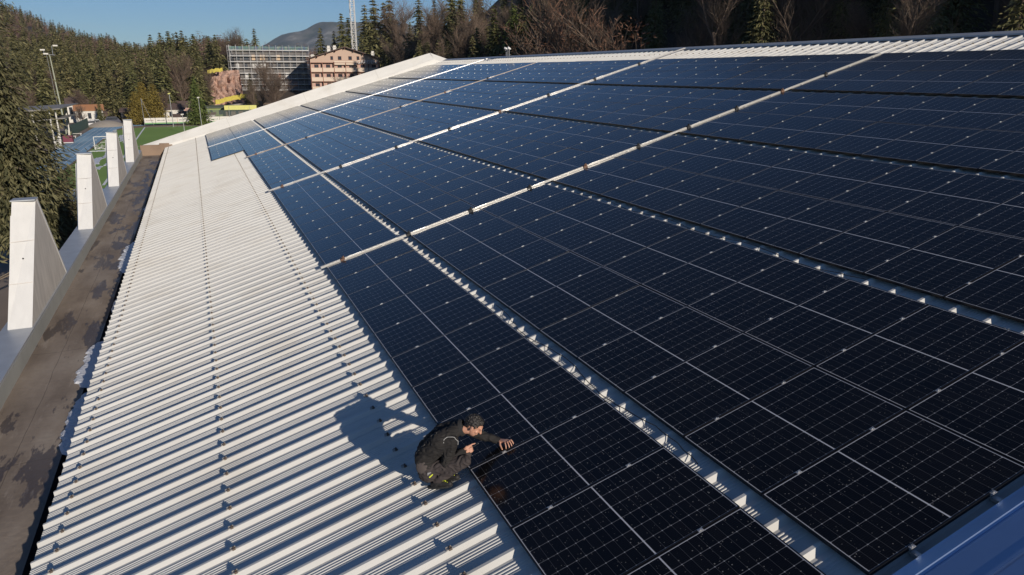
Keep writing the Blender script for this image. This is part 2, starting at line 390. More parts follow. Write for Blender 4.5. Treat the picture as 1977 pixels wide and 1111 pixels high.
# eave underside & purlin, far slope, gable walls
b = MB()
ex, _, ez = W(0, VE, PAN); rx, _, rz = W(0, VR, PAN)
RX = rx
b.face([(RX, UN, rz), (2*RX-ex+2, UN, ez), (2*RX-ex+2, UF, ez), (RX, UF, rz)])
part(b, 'back_roof_slope', M['sheet'])
b = MB()
b.box(ex+0.45, UN, ez-0.62, ex+0.6, UF, ez-0.03)           # eaves upstand wall
b.box(ex+.62, UN+.1, GZ, 2*RX-ex+1, UF-.1, ez-.5)
for y in (UN-.25, UF+.15):
    b.hexa([(ex-2, y-.1, ez-.7), (2*RX-ex+2, y-.1, ez-.7), (2*RX-ex+2, y+.1, ez-.7), (ex-2, y+.1, ez-.7), (RX-.1, y-.1, rz-.35), (RX+.1, y-.1, rz-.35), (RX+.1, y+.1, rz-.35), (RX-.1, y+.1, rz-.35)])
part(b, 'hall_wall', M['brownwall'])
# ridge cap
b = MB()
for (v0, n0), (v1, n1) in (((VR-.20, -.052), (VR-.18, -.012)), ((VR-.18, -.012), (VR+.02, .012)),):
    b.face([W(UN, v0, n0), W(UF, v0, n0), W(UF, v1, n1), W(UN, v1, n1)])
q = W(0, VR+.02, .012)
b.face([(q[0], UN, q[2]), (q[0], UF, q[2]), (q[0]+.25, UF, q[2]-.08), (q[0]+.25, UN, q[2]-.08)])
part(b, 'ridge_cap', flat('ridge_flashing', (0.42, 0.43, 0.43), 0.4, 0.3, var=0.15, scale=2))
# far gable coping, sloping up and outwards
OUT = [(-6.3, .54), (-1.6, .64), (2.67, .66), (6.65, .77), (12.7, .82), (17.25, .82)]
INN = [(-6.2, .22), (-4.12, .12), (-1.6, .04), (1.84, .0), (12.7, .08), (17.3, .30)]
b = MB()
def outer(v): return float(np.interp(v, [a for a, _ in OUT], [c for _, c in OUT]))
def inner(v): return float(np.interp(v, [a for a, _ in INN], [c for _, c in INN]))
N = 12
for i in range(N):
    t0, t1 = i/N, (i+1)/N
    vo0, vo1 = -6.35+t0*23.55, -6.35+t1*23.55; vi0, vi1 = -6.2+t0*23.5, -6.2+t1*23.5
    a0, a1 = W(44.25, vi0, inner(vi0)-.02), W(44.25, vi1, inner(vi1)-.02); o0, o1 = W(44.66, vo0, outer(vo0)), W(44.66, vo1, outer(vo1))
    b.face([a0, o0, o1, a1])
    b.face([(a0[0], a0[1], a0[2]-.6), a0, a1, (a1[0], a1[1], a1[2]-.6)])
    b.face([o0, (o0[0], 44.70, o0[2]-1.6), (o1[0], 44.70, o1[2]-1.6), o1])
pk_i, pk_o = W(44.25, 17.3, .28), W(44.66, 17.25, .82)
b.face([pk_i, (pk_i[0], pk_i[1], pk_i[2]-.7), (18.9+17, 44.25, pk_i[2]-.335*18.2-.7), (18.9+17, 44.25, pk_i[2]-.335*18.2)])
b.face([pk_i, pk_o, (18.9+17, 44.66, pk_o[2]-.335*18.6), (18.9+17, 44.25, pk_i[2]-.335*18.2)])
b.face([pk_o, (pk_o[0], 44.70, pk_o[2]-1.6), (35.9, 44.70, pk_o[2]-8), (35.9, 44.66, pk_o[2]-.335*18.6)])
part(b, 'far_gable_coping', M['coping'])
b = MB()
for i in range(1, 4):   # sheet joints on the coping, slightly proud
    v = -6+6.1*i; a, c = W(44.25, v, inner(v)-.012), W(44.66, v, outer(v)+.008); a2, c2 = W(44.25, v+.05, inner(v)-.010), W(44.66, v+.05, outer(v)+.010)
    b.face([a, c, c2, a2])
part(b, 'coping_joint', flat('coping_seam', (0.55, 0.54, 0.5), 0.6, var=0.2))
# near gable coping
b = MB()
st = [(-12.30, -.10), (-12.32, -.015), (-12.345, -.005), (-12.45, .045), (-12.47, .03), (-12.50, .05), (-14.2, .26), (-14.25, .24), (-14.25, -1.5)]
for (u0, n0), (u1, n1) in zip(st[:-1], st[1:]):
    b.face([W(u0, VE-1, n0), W(u0, VR, n0), W(u1, VR, n1), W(u1, VE-1, n1)])
for k in range(4):     # faint stiffening folds
    u = -12.75-.28*k; n = .05+(-12.5-u)*.1235
    b.face([W(u, VE-1, n+.002), W(u, VR, n+.002), W(u-.012, VR, n+.012), W(u-.012, VE-1, n+.012)])
    b.face([W(u-.012, VE-1, n+.012), W(u-.012, VR, n+.012), W(u-.024, VR, n+.012), W(u-.024, VE-1, n+.012)])
part(b, 'near_gable_coping', flat('grey_blue_coping', (0.42, 0.56, 0.78), 0.34, 0.9, var=0.2, scale=1.2))
# flat strip roof beside the eaves
b = MB()
N = 60
GX = ex-.30
b.face([(-6.2, -16, -1.9), (GX, -16, -1.9), (GX, 44.3, -1.9), (-6.2, 44.3, -1.9)])
part(b, 'flat_roof', M['felt'])
b = MB(); b.face([(GX, -16, -1.9), (GX+.01, -16, -2.12), (GX+.01, 44.2, -2.12), (GX, 44.2, -1.9)]); b.face([(GX+.01, -16, -2.12), (ex+.5, -16, -2.12), (ex+.5, 44.2, -2.12), (GX+.01, 44.2, -2.12)])
part(b, 'gutter', flat('gutter_shade', (.05, .05, .055), .4, var=.3))  # near-black colour stands in for the deep shade under the eave
b = MB(); b.box(-6.2, 44.2, -1.95, ex+.5, 44.4, -1.15); b.box(-4.9, 44.2, -1.15, ex+.3, 44.38, -1.05); part(b, 'end_wall', M['brownwall'])
b = MB(); b.box(-6.70, -16, GZ, -6.16, 44.6, -1.56); part(b, 'parapet_wall', M['parapet'])
b = MB(); b.box(-6.16, -16, -1.95, -6.13, 44.3, -1.56)
b.box(-6.76, -16, -1.56, -6.125, 44.6, -1.50)
part(b, 'parapet_ledge', M['zinc'])
b = MB(); b.box(-6.129, -16, -1.95, -6.12, 44.2, -1.56); part(b, 'parapet_inner_face', M['parapet'])
# buttress fins
fin = None
for y0 in (3.0, 14.5, 25.6, 36.6):
    if fin is None:
        b = MB()
        b.poly([(-.50, 0, 0), (-.03, 0, 0), (-.03, 2.9, 2.46), (-.50, 2.7, 2.46), (-.03, 3.05, 2.46), (-.50, 3.05, 2.46), (-.03, 5.0, 0), (-.50, 5.0, 0)],
               [(0, 1, 2, 3)], 0)
        b.poly([(-.03, 0, 0), (-.03, 5.0, 0), (-.03, 3.05, 2.46), (-.03, 2.9, 2.46)], [(0, 1, 2, 3)], 1)
        b.poly([(-.50, 0, 0), (-.50, 5.0, 0), (-.50, 3.05, 2.46), (-.50, 2.7, 2.46)], [(3, 2, 1, 0)], 1)
        b.poly([(-.50, 2.7, 2.46), (-.03, 2.9, 2.46), (-.03, 3.05, 2.46), (-.50, 3.05, 2.46), (-.50, 5, 0), (-.03, 5, 0)], [(0, 1, 2, 3), (3, 2, 5, 4)], 0)
        fin = b.build('buttress', [M['white'], M['fibre']], hall)
        b = MB()   # edge flashings down the raking back edge and the outer rib
        b.hexa([(-.035, 3.0, 2.40), (-.022, 3.0, 2.40), (-.022, 5.03, -.02), (-.035, 5.03, -.02), (-.035, 3.08, 2.48), (-.022, 3.08, 2.48), (-.022, 5.10, .03), (-.035, 5.10, .03)])
        fl = b.build('edge_flashing', M['white'], fin)
        b = MB(); b.hexa([(-.60, .35, -.3), (-.502, .35, -.3), (-.502, 4.6, -.3), (-.60, 4.6, -.3), (-.60, 2.75, 2.1), (-.502, 2.75, 2.1), (-.502, 3.2, 2.1), (-.60, 3.2, 2.1)])
        rb = b.build('outer_rib', M['white'], fin)
        b = MB()
        t = .52; b.tube((-.24, 2.8*t-.006, 2.46*t), (-.24, 2.8*t-.02, 2.46*t+.008), .018, n=10)
        dh = b.build('drain_hole', M['dark'], fin)
        b = MB(); b.box(-.53, 2.66, 2.462, -.005, 3.09, 2.488); cp = b.build('cap', M['zinc'], fin)
        b = MB()
        for t in (.33, .66): b.poly([(-.502, 2.7*t*.98-.012, 2.46*t), (-.028, 2.9*t*.985-.012, 2.46*t), (-.028, 2.9*t*.985-.006, 2.46*t+.012), (-.502, 2.7*t*.98-.006, 2.46*t+.012)], [(0, 1, 2, 3)])
        jt = b.build('sheet_joint', M['fibre'], fin); jt['kind'] = 'stuff'; kids = [fl, rb, dh, cp, jt]; f = fin
    else:
        f = fin.copy(); COL.objects.link(f); f.parent = hall
        for c in kids: d = c.copy(); COL.objects.link(d); d.parent = f
    f.location = (-6.13-12, y0-16, -1.50-GZ)
# ice and snow along the gutter line
b = MB(); rr = random.Random(5)
for y0, y1, wd in ((-3.0, -.45, .26), (-.2, 2.5, .40), (4.7, 6.0, .10), (8.8, 13.3, .34), (19.5, 21.5, .10)):
    n = int((y1-y0)/.09); lo = []; hi = []
    for i in range(n+1):
        t = i/n; y = y0+(y1-y0)*t; e = math.sin(math.pi*min(1, max(0, t)))**.35
        k = wd*e*(0.6+.7*abs(noise.noise(Vector((y*1.7, 0, 3)))) + .25*rr.random())
        lo.append((ex-.20-k, y)); hi.append((ex+.06-.1*abs(noise.noise(Vector((y*3, 5, 3)))), y))
    for i in range(n):
        (a, ya), (c, yc) = lo[i], lo[i+1]
        b.face([(a, ya, -1.895), (a+.05, ya, -1.855), (c+.05, yc, -1.855), (c, yc, -1.895)][::-1])
        b.face([(a+.05, ya, -1.855), (hi[i][0], ya, -1.85), (hi[i+1][0], yc, -1.85), (c+.05, yc, -1.855)][::-1])
tag(b.build('gutter_snow', M['ice']), 'strip of old grey snow and ice lying on the flat roof under the sheet eaves', 'snow', kind='stuff')
# rib clips
def clip_mesh():
    b = MB(); b.box(-.035, -.020, 0, .035, .020, .012, 0); b.box(-.005, -.032, .0, .030, -.020, .024, 1); b.box(.005, -.010, .012, .022, .008, .032, 1)
    b.box(-.030, .020, -.012, .03, .026, .02, 0)
    b.v = [(x*.9, y*.9, z*.95) for x, y, z in b.v]
    return b.mesh('roof_clip', [flat('clip_metal', (.42, .40, .37), .55, .4), flat('clip_bolt', (.10, .075, .06), .7, .2, var=.4, scale=20)])
CL = []
for v in (-4.47, -2.5, -.57, 17.35):
    for u in RIBS: CL.append((u+.305, v))
CL = [(u, v) for u, v in CL if UN < u < UF]
CL.sort(key=lambda p: (Vector(W(p[0], p[1]))-Vector(CAM)).length+(20 if p[0] < -11.5 else 0))
cm = clip_mesh(); rq = Matrix.Rotation(-SL, 4, 'Y')
for u, v in CL[:100]:
    o = bpy.data.objects.new('roof_clip', cm); COL.objects.link(o); o.parent = hall
    p = Vector(W(u, v, CROWN))-Vector((12, 16, GZ)); o.matrix_local = Matrix.Translation(p) @ rq
b = MB(); vs = [v.co.copy() for v in cm.vertices]; fs = [(tuple(p.vertices), p.material_index) for p in cm.polygons]
for u, v in CL[100:]:
    T = Matrix.Translation(W(u, v, CROWN)) @ rq; n = len(b.v); b.v += [tuple(T @ c) for c in vs]
    for f_, m_ in fs: b.f.append(tuple(i+n for i in f_)); b.m.append(m_); b.uv.append(None)
o = part(b, 'roof_clips', list(cm.materials)); o['kind'] = 'stuff'

# ------------------------------------------------------------------ solar panels
PITCH = 1.1108; ROWG = 0.224
def row_v(r):
    if r == 0: return -1.732
    return (r-1)*1.732+ROWG*(r//2)
def ordw(n):
    o = ['', 'first', 'second', 'third', 'fourth', 'fifth', 'sixth', 'seventh', 'eighth', 'ninth', 'tenth', 'eleventh', 'twelfth', 'thirteenth', 'fourteenth', 'fifteenth', 'sixteenth', 'seventeenth', 'eighteenth', 'nineteenth']
    t = ['', '', 'twenty', 'thirty', 'forty', 'fifty', 'sixty', 'seventy', 'eighty', 'ninety']
    if n < 20: return o[n]
    if n >= 100: return 'hundred-and-'+ordw(n-100) if n > 100 else 'hundredth'
    return t[n//10]+'-'+o[n % 10] if n % 10 else t[n//10][:-1]+'ieth'
ORD = ['', 'first', 'second', 'third', 'fourth', 'fifth', 'sixth', 'seventh', 'eighth', 'ninth', 'tenth', 'eleventh']
ROWN = ['short extra row'] + ['lowest full row'] + [ORD[i]+' row up' for i in range(2, 9)] + ['topmost row']
SEC = [(-12.24+.01, 11, PITCH), (0.14, 10, 1.114), (11.52, 10, 1.118), (22.96, 10, 1.085), (33.96, 9, 1.10)]
SECN = ['before the near bracketed rail', 'beyond the near bracketed rail', 'beyond the bright middle rail', 'beyond the thin brown rail', 'beyond the farthest thin rail']
def frame_mesh():
    b = MB(); L, D = 1.722, 1.102; t = .011; z0, z1 = -.035, 0.0
    b.box(0, 0, z0, t, D, z1); b.box(L-t, 0, z0, L, D, z1); b.box(t, 0, z0, L-t, t, z1); b.box(t, D-t, z0, L-t, D, z1)
    return b
def glass_mesh():
    b = MB(); x0, y0 = .004, .004; z = -.0015
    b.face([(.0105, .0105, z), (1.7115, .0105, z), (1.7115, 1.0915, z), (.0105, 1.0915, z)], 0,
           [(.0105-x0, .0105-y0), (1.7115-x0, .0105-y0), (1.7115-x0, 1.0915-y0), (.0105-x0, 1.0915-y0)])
    return b
def clamp_mesh():
    b = MB(); b.box(-.024, -.014, -.002, .024, .016, .004); b.tube((0, 0, .004), (0, 0, .011), .006, n=6); b.box(-.022, .006, -.03, .022, .012, .004)
    return b
fb, gb, cb = frame_mesh(), glass_mesh(), clamp_mesh()
fm = fb.mesh('frame', M['black']); gm = gb.mesh('glass', M['glass']); cm2 = cb.mesh('clamp', flat('clamp_metal', (.64, .63, .61), .42, .6))
allp = []
fwv = Vector(fw); rtv = Vector(rt); dnv = Vector(dn)
def px(p):
    d = Vector(p)-Vector(CAM); z = d.dot(fwv)
    if z < .3: return None
    return (1369.2*d.dot(rtv)/z+988.5, 1369.2*d.dot(dnv)/z+555.5)
for r in range(10):
    for s, (u0, n, pt) in enumerate(SEC):
        if r == 0 and s < 3: continue
        for k in range(n):
            if r == 0 and s == 3 and k < 3: continue
            u = u0+k*pt; v = row_v(r)
            cs4 = [px(W(u+a, v+c)) for a, c in ((0, 0), (1.1, 0), (1.1, 1.72), (0, 1.72))]
            if any(c is None for c in cs4): continue
            if max(c[0] for c in cs4) < 0 or min(c[0] for c in cs4) > 1977 or min(c[1] for c in cs4) > 1111: continue
            ar = abs(sum(cs4[i][0]*cs4[(i+1) % 4][1]-cs4[(i+1) % 4][0]*cs4[i][1] for i in range(4)))/2
            allp.append((ar, r, s, k, n, u, v))
allp.sort(reverse=True); rj = random.Random(99)
def pmat(u, v): return Matrix.Translation(W(u, v)) @ Matrix.Rotation(-SL, 4, 'Y')
for ar, r, s, k, n, u, v in allp[:300]:
    e = empty('solar_panel'); e.matrix_world = pmat(u, v) @ Matrix.Rotation(R(rj.gauss(0, .11)), 4, 'X') @ Matrix.Rotation(R(rj.gauss(0, .09)), 4, 'Y')
    if s == 0: pos = ORD[n-k] + ' panel ' + SECN[0]
    else: pos = ORD[k+1] + ' panel ' + SECN[s]
    tag(e, f'black solar panel in the {ROWN[r]}, {pos}', 'solar panel', 'black solar panels mounted in rows on the white hall roof')
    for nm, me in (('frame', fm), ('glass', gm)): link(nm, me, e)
    for x in (.42, 1.30):
        c = link('clamp', cm2, e); c.location = (x, 1.102+.0045, 0)
        if s == 0 and k == 0:
            c = link('clamp', cm2, e); c.location = (x, -.012, 0); q = MB(); q.box(x-.02, -.10, -.075, x+.02, .0, -.038); q.build('mounting_foot', M['alu'], e)
b = MB()
for ar, r, s, k, n, u, v in allp[300:]:
    T = pmat(u, v)
    for src, mi_, off in ((fb, 0, (0, 0, 0)), (gb, 1, (0, 0, 0)), (cb, 2, (.42, 1.1065, 0)), (cb, 2, (1.30, 1.1065, 0))):
        n0 = len(b.v); b.v += [tuple(T @ (Vector(p)+Vector(off))) for p in src.v]
        for f_, uvv in zip(src.f, src.uv): b.f.append(tuple(i+n0 for i in f_)); b.m.append(mi_); b.uv.append(uvv)
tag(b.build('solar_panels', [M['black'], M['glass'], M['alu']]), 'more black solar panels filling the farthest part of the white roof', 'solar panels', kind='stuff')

def cable(pts, r_, label):
    b = MB(); P_ = [Vector(W(*q)) for q in pts]
    for a_, c_ in zip(P_[:-1], P_[1:]): b.tube(a_, c_, r_, n=6, cap=False)
    tag(b.build('cable', M['dark']), label, 'cable')
rk_ = random.Random(3)
for k, (vb, ua, ub, lb) in enumerate([(1.83, -10.4, -5.2, 'thin black cable lying on the ribs in the lowest gap near the crouching man'), (1.85, 1.5, 8.0, 'thin black cable in the lowest gap beyond the near rail'), (5.53, -9.0, -1.0, 'thin black cable lying along the second gap between the panel rows')]):
    n = int((ub-ua)/.13); cable([(ua+(ub-ua)*i/n, vb+.05*math.sin(i*.37+k)+rk_.gauss(0, .008), CROWN+.006) for i in range(n+1)], .005, lb)
# ------------------------------------------------------------------ rails running up the slope
def rail(u, v0, v1, wd, hgt, label, brackets, mat, step=1.55):
    L = v1-v0; e = empty('roof_rail'); e.matrix_world = Matrix.Translation(W(u, v0, 0)) @ Matrix.Rotation(-SL, 4, 'Y'); tag(e, label, 'rail')
    b = MB(); b.box(0, -wd/2, hgt-.045, L, -wd/2+.012, hgt); b.box(0, wd/2-.012, hgt-.045, L, wd/2, hgt); b.box(0, -wd/2+.012, hgt-.045, L, wd/2-.012, hgt-.030)
    b.build('channel', mat, e)
    if brackets:
        n = int(L/step)
        for i in range(n):
            x = .5+step*i
            b = MB(); b.box(x-.05, -wd/2-.03, hgt-.05, x+.05, wd/2+.03, hgt+.006); b.tube((x, -.01, hgt), (x, -.01, hgt+.035), .012, n=6); b.box(x+.02, -.03, hgt, x+.045, .02, hgt+.05)
            b.build('bracket', M['dark'] if i % 4 else M['rust'], e)
            b = MB(); b.box(x+.12, -wd/2+.01, hgt, x+.42, wd/2-.02, hgt+.006); b.build('joint_plate', M['alu'], e)
    return e
rail(.055, -.12, VR-1.9, .050, .030, 'nearest white rail with dark brackets running up between the solar panels', True, flat('rail_white', (0.55, 0.54, 0.51), 0.35, 0.5, var=0.12))
rail(11.40, -.15, VR-.15, .075, .030, 'bright middle rail running up to the ridge between the solar panels', True, flat('rail_bright', (0.52, 0.51, 0.50), 0.3, 0.6, var=0.05), 2.2)
rail(22.87, -.15, VR-1.9, .035, .02, 'thin brown rail crossing the blue-looking panels halfway to the far gable', True, flat('rail_brown', (0.24, 0.21, 0.19), 0.5, 0.4, var=0.2), 2.6)
rail(33.87, -1.8, VR-.4, .03, .015, 'farthest thin white rail, near the far gable coping', False, flat('rail_far', (0.85, 0.84, 0.83), 0.3, 0.6, var=0.05))
e = empty('ridge_lamp_stand'); e.matrix_world = Matrix.Translation(W(31.3, VR+.05, .0)); tag(e, 'small pole frame with two white lamp heads standing on the roof ridge', 'lamp frame')
b = MB()
for x in (-.26, .0, .30): b.tube((0, x*.95-.1, -.1), (0, x*.95-.1, .46), .018)
b.tube((0, -.45, .42), (0, .3, .42), .016); b.tube((0, -.45, .1), (0, .3, .1), .012)
b.build('pole_frame', M['steel'], e)
for y, s_ in ((.30, -1), (-.35, 1)):
    b = MB(); b.tube((-.10, y, .52), (.14, y+.12*s_, .44), .085, .05, n=10); b.tube((.0, y, .35), (.0, y, .5), .02); b.build('lamp_head', M['white'], e, True)

# ------------------------------------------------------------------ the kneeling worker
def caps(b, A, B, ra, rb, n=14, k=5):
    A = Vector(A); B = Vector(B); d = B-A; L = d.length
    d = d.normalized() if L > 1e-6 else Vector((0, 0, 1)); q = d.orthogonal().normalized(); t = d.cross(q); vs = []; rings = []
    for j in range(k): a = -math.pi/2+math.pi/2*(j+.35)/k; rings.append((A+d*(math.sin(a)*ra), math.cos(a)*ra))
    rings.append((A, ra)); rings.append((B, rb))
    for j in range(1, k+1): a = math.pi/2*(j-.35)/k; rings.append((B+d*(math.sin(a)*rb), math.cos(a)*rb))
    for c, r_ in rings:
        for i in range(n): an = 2*math.pi*i/n; vs.append(c+(q*math.cos(an)+t*math.sin(an))*r_)
    m = len(rings); fs = [(j*n+i, j*n+(i+1) % n, (j+1)*n+(i+1) % n, (j+1)*n+i) for j in range(m-1) for i in range(n)]
    fs += [tuple(reversed(range(n))), tuple(range((m-1)*n, m*n))]; b.poly(vs, fs)
def ell(b, C, X, Y, Z, n=18, m=12):
    C, X, Y, Z = map(Vector, (C, X, Y, Z)); vs = []
    for j in range(1, m):
        a = math.pi*j/m
        for i in range(n): o = 2*math.pi*i/n; vs.append(C+X*math.sin(a)*math.cos(o)+Y*math.sin(a)*math.sin(o)+Z*math.cos(a))
    vs += [C+Z, C-Z]; t0, t1 = len(vs)-2, len(vs)-1
    fs = [(j*n+i, (j+1)*n+i, (j+1)*n+(i+1) % n, j*n+(i+1) % n) for j in range(m-2) for i in range(n)]
    fs += [(t0, i, (i+1) % n) for i in range(n)]+[(t1, (m-2)*n+(i+1) % n, (m-2)*n+i) for i in range(n)]; b.poly(vs, fs)
def fuse(b, name, mat, parent, vox=.008, it=4, disp=None):
    me = b.mesh(name+'_raw', mat); o = bpy.data.objects.new(name, me); COL.objects.link(o)
    r_ = o.modifiers.new('r', 'REMESH'); r_.mode = 'VOXEL'; r_.voxel_size = vox
    if it: q = o.modifiers.new('s', 'SMOOTH'); q.factor = .5; q.iterations = it
    bpy.context.view_layer.update(); dg = bpy.context.evaluated_depsgraph_get(); nm = bpy.data.meshes.new_from_object(o.evaluated_get(dg)); bpy.data.objects.remove(o)
    nm.name = name; nm.materials.clear(); nm.materials.append(mat)
    if disp:
        ns = [v.normal.copy() for v in nm.vertices]
        for v, n_ in zip(nm.vertices, ns): v.co += n_*disp(v.co)
    o = link(name, nm, parent, True); return o
def cloth(amp, sc=(9, 9, 9), off=0):
    def f(c):
        a = noise.noise(Vector((c.x*sc[0]+off, c.y*sc[1], c.z*sc[2]))); w_ = noise.noise(Vector((c.x*6, c.y*6, c.z*6+off)))
        return amp*(math.sin(a*9+w_*3)*.7+a*.6)
    return f
def cmat(name, c1, c2, rough=.85, sc=60, bs=.25):
    t = NT(name); n1 = t.noise(t.obj(), sc, 3); n2 = t.noise(t.obj(), 9, 4); t.bump(n1, bs, .004)
    return t.out(t.mix(n2, c1, c2), rough, 0, .3)
PB = Vector((-.30, -8.85, W(0, -.34, CROWN)[2]))
man = empty('person', PB); tag(man, 'dark haired man in black jacket crouching and reaching to press a solar panel edge', 'person')
def loc(o): o.location = -PB; return o
fh = Vector((.855, -.518, 0)).normalized(); lt = Vector((-.518, -.855, 0)).normalized(); up = Vector((0, 0, 1))
pel = Vector((-.36, -8.70, .02)); lum = Vector((-.40, -8.69, .17)); che = Vector((-.25, -8.76, .355)); nb_ = Vector((-.075, -8.79, .445))
Hc = Vector((.065, -8.885, .495)); hu = Vector((.49, -.30, .82)).normalized(); hf = Vector((.70, -.43, -.57)).normalized()
shR = Vector((-.185, -8.915, .375)); elR = Vector((-.26, -8.895, .125)); wrR = Vector((-.045, -8.895, .225))
shL = Vector((.005, -8.62, .375)); elL = Vector((.235, -8.68, .235)); wrL = Vector((.405, -8.755, .175))
hpR = pel+lt*.09; hpL = pel-lt*.09; knR = Vector((-.075, -8.995, .165)); knL = Vector((-.02, -8.86, .165))
anR = Vector((-.345, -8.865, -.075)); anL = Vector((-.235, -8.80, -.055))
skin = NT('skin'); sn1 = skin.noise(skin.obj(), 40, 3); skin.b.inputs['Subsurface Weight'].default_value = .08; skin.b.inputs['Subsurface Radius'].default_value = (.01, .004, .002)
SKIN = skin.out(skin.mix(sn1, (.46, .235, .155), (.60, .335, .235)), .55)
b = MB()
# body under the clothes
for s_ in (-1, 1): caps(b, pel+lt*.07*s_, lum+lt*.07*s_, .10, .09); caps(b, lum+lt*.07*s_, che+lt*.08*s_, .09, .10); caps(b, che+lt*.08*s_, nb_+lt*.03*s_, .09, .05)
caps(b, nb_, Hc-hu*.07-hf*.02, .056, .052)
for a_, c_, e_, r1, r2, r3 in ((shR, elR, wrR, .045, .038, .026), (shL, elL, wrL, .045, .038, .026)): caps(b, che.lerp(a_, .5), a_, .06, .045); caps(b, a_, c_, r1, r2); caps(b, c_, e_, r2, r3)
for h_, k_, a_ in ((hpR, knR, anR), (hpL, knL, anL)): caps(b, h_, k_, .075, .05); caps(b, k_, a_, .048, .035)
# head: skull, face mass, jaw, nose, ears
ell(b, Hc+hu*.022-hf*.012, lt*.074, hf*.094, hu*.090); ell(b, Hc-hu*.035+hf*.028, lt*.060, hf*.060, hu*.078); ell(b, Hc-hu*.082+hf*.045, lt*.036, hf*.034, hu*.028)
caps(b, Hc+hu*.012+hf*.086, Hc-hu*.030+hf*.108, .010, .014, 10, 3)
caps(b, Hc+hu*.026+hf*.084-lt*.03, Hc+hu*.026+hf*.084+lt*.03, .012, .012, 10, 3); caps(b, Hc-hu*.058+hf*.083-lt*.016, Hc-hu*.058+hf*.083+lt*.016, .008, .008, 8, 3)
for s_ in (-1, 1): ell(b, Hc-hu*.006-hf*.004+lt*.080*s_, lt*.010, hf*.018+lt*.006*s_, hu*.032, 12, 8); ell(b, Hc-hu*.022+hf*.055+lt*.042*s_, lt*.020, hf*.02, hu*.02, 10, 8)
# left hand spread on the panel edge
kn = wrL+Vector((.055, -.075, .018)); side = Vector((.86, .12, .05)).normalized()
P0 = [kn+side*(-.030+.020*i) for i in range(4)]
tips = [Vector((.425, -8.905, .148)), Vector((.460, -8.912, .160)), Vector((.492, -8.905, .168)), Vector((.520, -8.885, .176))]
for i in range(4):
    caps(b, wrL+side*(-.014+.009*i), P0[i], .017, .0125, 10, 4)
    mid = P0[i].lerp(tips[i], .45)+Vector((0, -.006, .026)); caps(b, P0[i], mid, .0098, .0088, 10, 3); m2 = mid.lerp(tips[i], .55)+Vector((0, -.004, .006)); caps(b, mid, m2, .0088, .008, 10, 3); caps(b, m2, tips[i], .008, .0068, 10, 3)
t0 = wrL+Vector((-.005, -.03, .0)); t1 = Vector((.385, -8.835, .165)); t2 = Vector((.388, -8.885, .138)); caps(b, t0, t1, .015, .0115, 10, 3); caps(b, t1, t2, .0115, .0085, 10, 3)
# right hand: index pointing, others curled round a small tool
hd = Vector((.93, .30, .02)).normalized(); dnw = Vector((.2, -.5, -.75)).normalized(); kr = wrR+hd*.078
for i in range(4):
    o_ = dnw*(-.026+.018*i); caps(b, wrR+o_*.5, kr+o_, .016, .0125, 10, 4)
    if i == 0: a1 = kr+o_+hd*.038+Vector((0, 0, .004)); caps(b, kr+o_, a1, .0098, .009, 10, 3); caps(b, a1, a1+hd*.04-Vector((0, 0, .004)), .009, .0068, 10, 3)
    else:
        a1 = kr+o_+hd*(.030-.003*i)-lt*(-.008); a2 = a1+lt*.022-hd*.004; caps(b, kr+o_, a1, .0096, .009, 10, 3); caps(b, a1, a2, .009, .0085, 10, 3); caps(b, a2, a2-hd*.022, .0085, .0072, 10, 3)
tb = wrR+hd*.03-dnw*.03; caps(b, wrR+hd*.012-dnw*.012, tb+hd*.012, .015, .012, 10, 3); caps(b, tb+hd*.012, tb+hd*.05+lt*.014+dnw*.006, .0115, .0085, 10, 3)
body = loc(fuse(b, 'body', SKIN, man, .0048, 3))
# hair
b = MB(); ell(b, Hc+hu*.036-hf*.020, lt*.080, hf*.094, hu*.088); ell(b, Hc+hu*.004-hf*.058, lt*.068, hf*.046, hu*.062); ell(b, Hc+hu*.082+hf*.035, lt*.058, hf*.042, hu*.026)
for s_ in (-1, 1): ell(b, Hc+hu*.026-hf*.004+lt*.068*s_, lt*.013, hf*.030, hu*.026)
ht_ = NT('grey_black_hair'); hn = ht_.noise(ht_.obj((1, 1, 1)), 90, 5); ht_.bump(hn, .9, .01)
HAIR = ht_.out(ht_.ramp(hn, [(.42, (.008, .007, .006)), (.58, (.022, .019, .018)), (.72, (.20, .185, .17))]), .55)
loc(fuse(b, 'hair', HAIR, man, .0055, 2, lambda c: .009*noise.noise(Vector((c.x*55, c.y*55, c.z*55)))+.004*noise.noise(Vector((c.x*140, c.y*140, c.z*140)))))
b = MB()
for s_ in (-1, 1): ell(b, Hc+hu*.006+hf*.088+lt*.030*s_, lt*.009, hf*.004, hu*.004, 10, 6)
b2 = b.build('eyes', flat('eye_dark', (.02, .015, .012), .3), man); loc(b2)
# jacket
JK = cmat('black_jacket', (.007, .007, .008), (.034, .031, .029)); b = MB()
for s_ in (-1, 1):
    caps(b, pel+lt*.075*s_+up*.05-fh*.02, lum+lt*.08*s_, .112, .106); caps(b, lum+lt*.085*s_, che+lt*.092*s_, .106, .114); caps(b, che+lt*.09*s_, nb_+lt*.05*s_-fh*.01, .115, .072)
caps(b, lum.lerp(che, .3)-fh*.045, lum.lerp(che, .9)-fh*.03+up*.02, .10, .095)
caps(b, nb_-fh*.01, nb_+(Hc-nb_)*.30-hu*.02, .078, .066)
caps(b, che+lt*.10, shR, .10, .068); caps(b, che-lt*.10, shL, .10, .066)
caps(b, shR, elR, .069, .057); caps(b, elR, wrR-(wrR-elR).normalized()*.02, .057, .040); caps(b, shL, elL, .064, .052); caps(b, elL, wrL-(wrL-elL).normalized()*.02, .052, .038)
jk = loc(fuse(b, 'jacket', JK, man, .0065, 3, cloth(.0062, (12, 12, 20))))
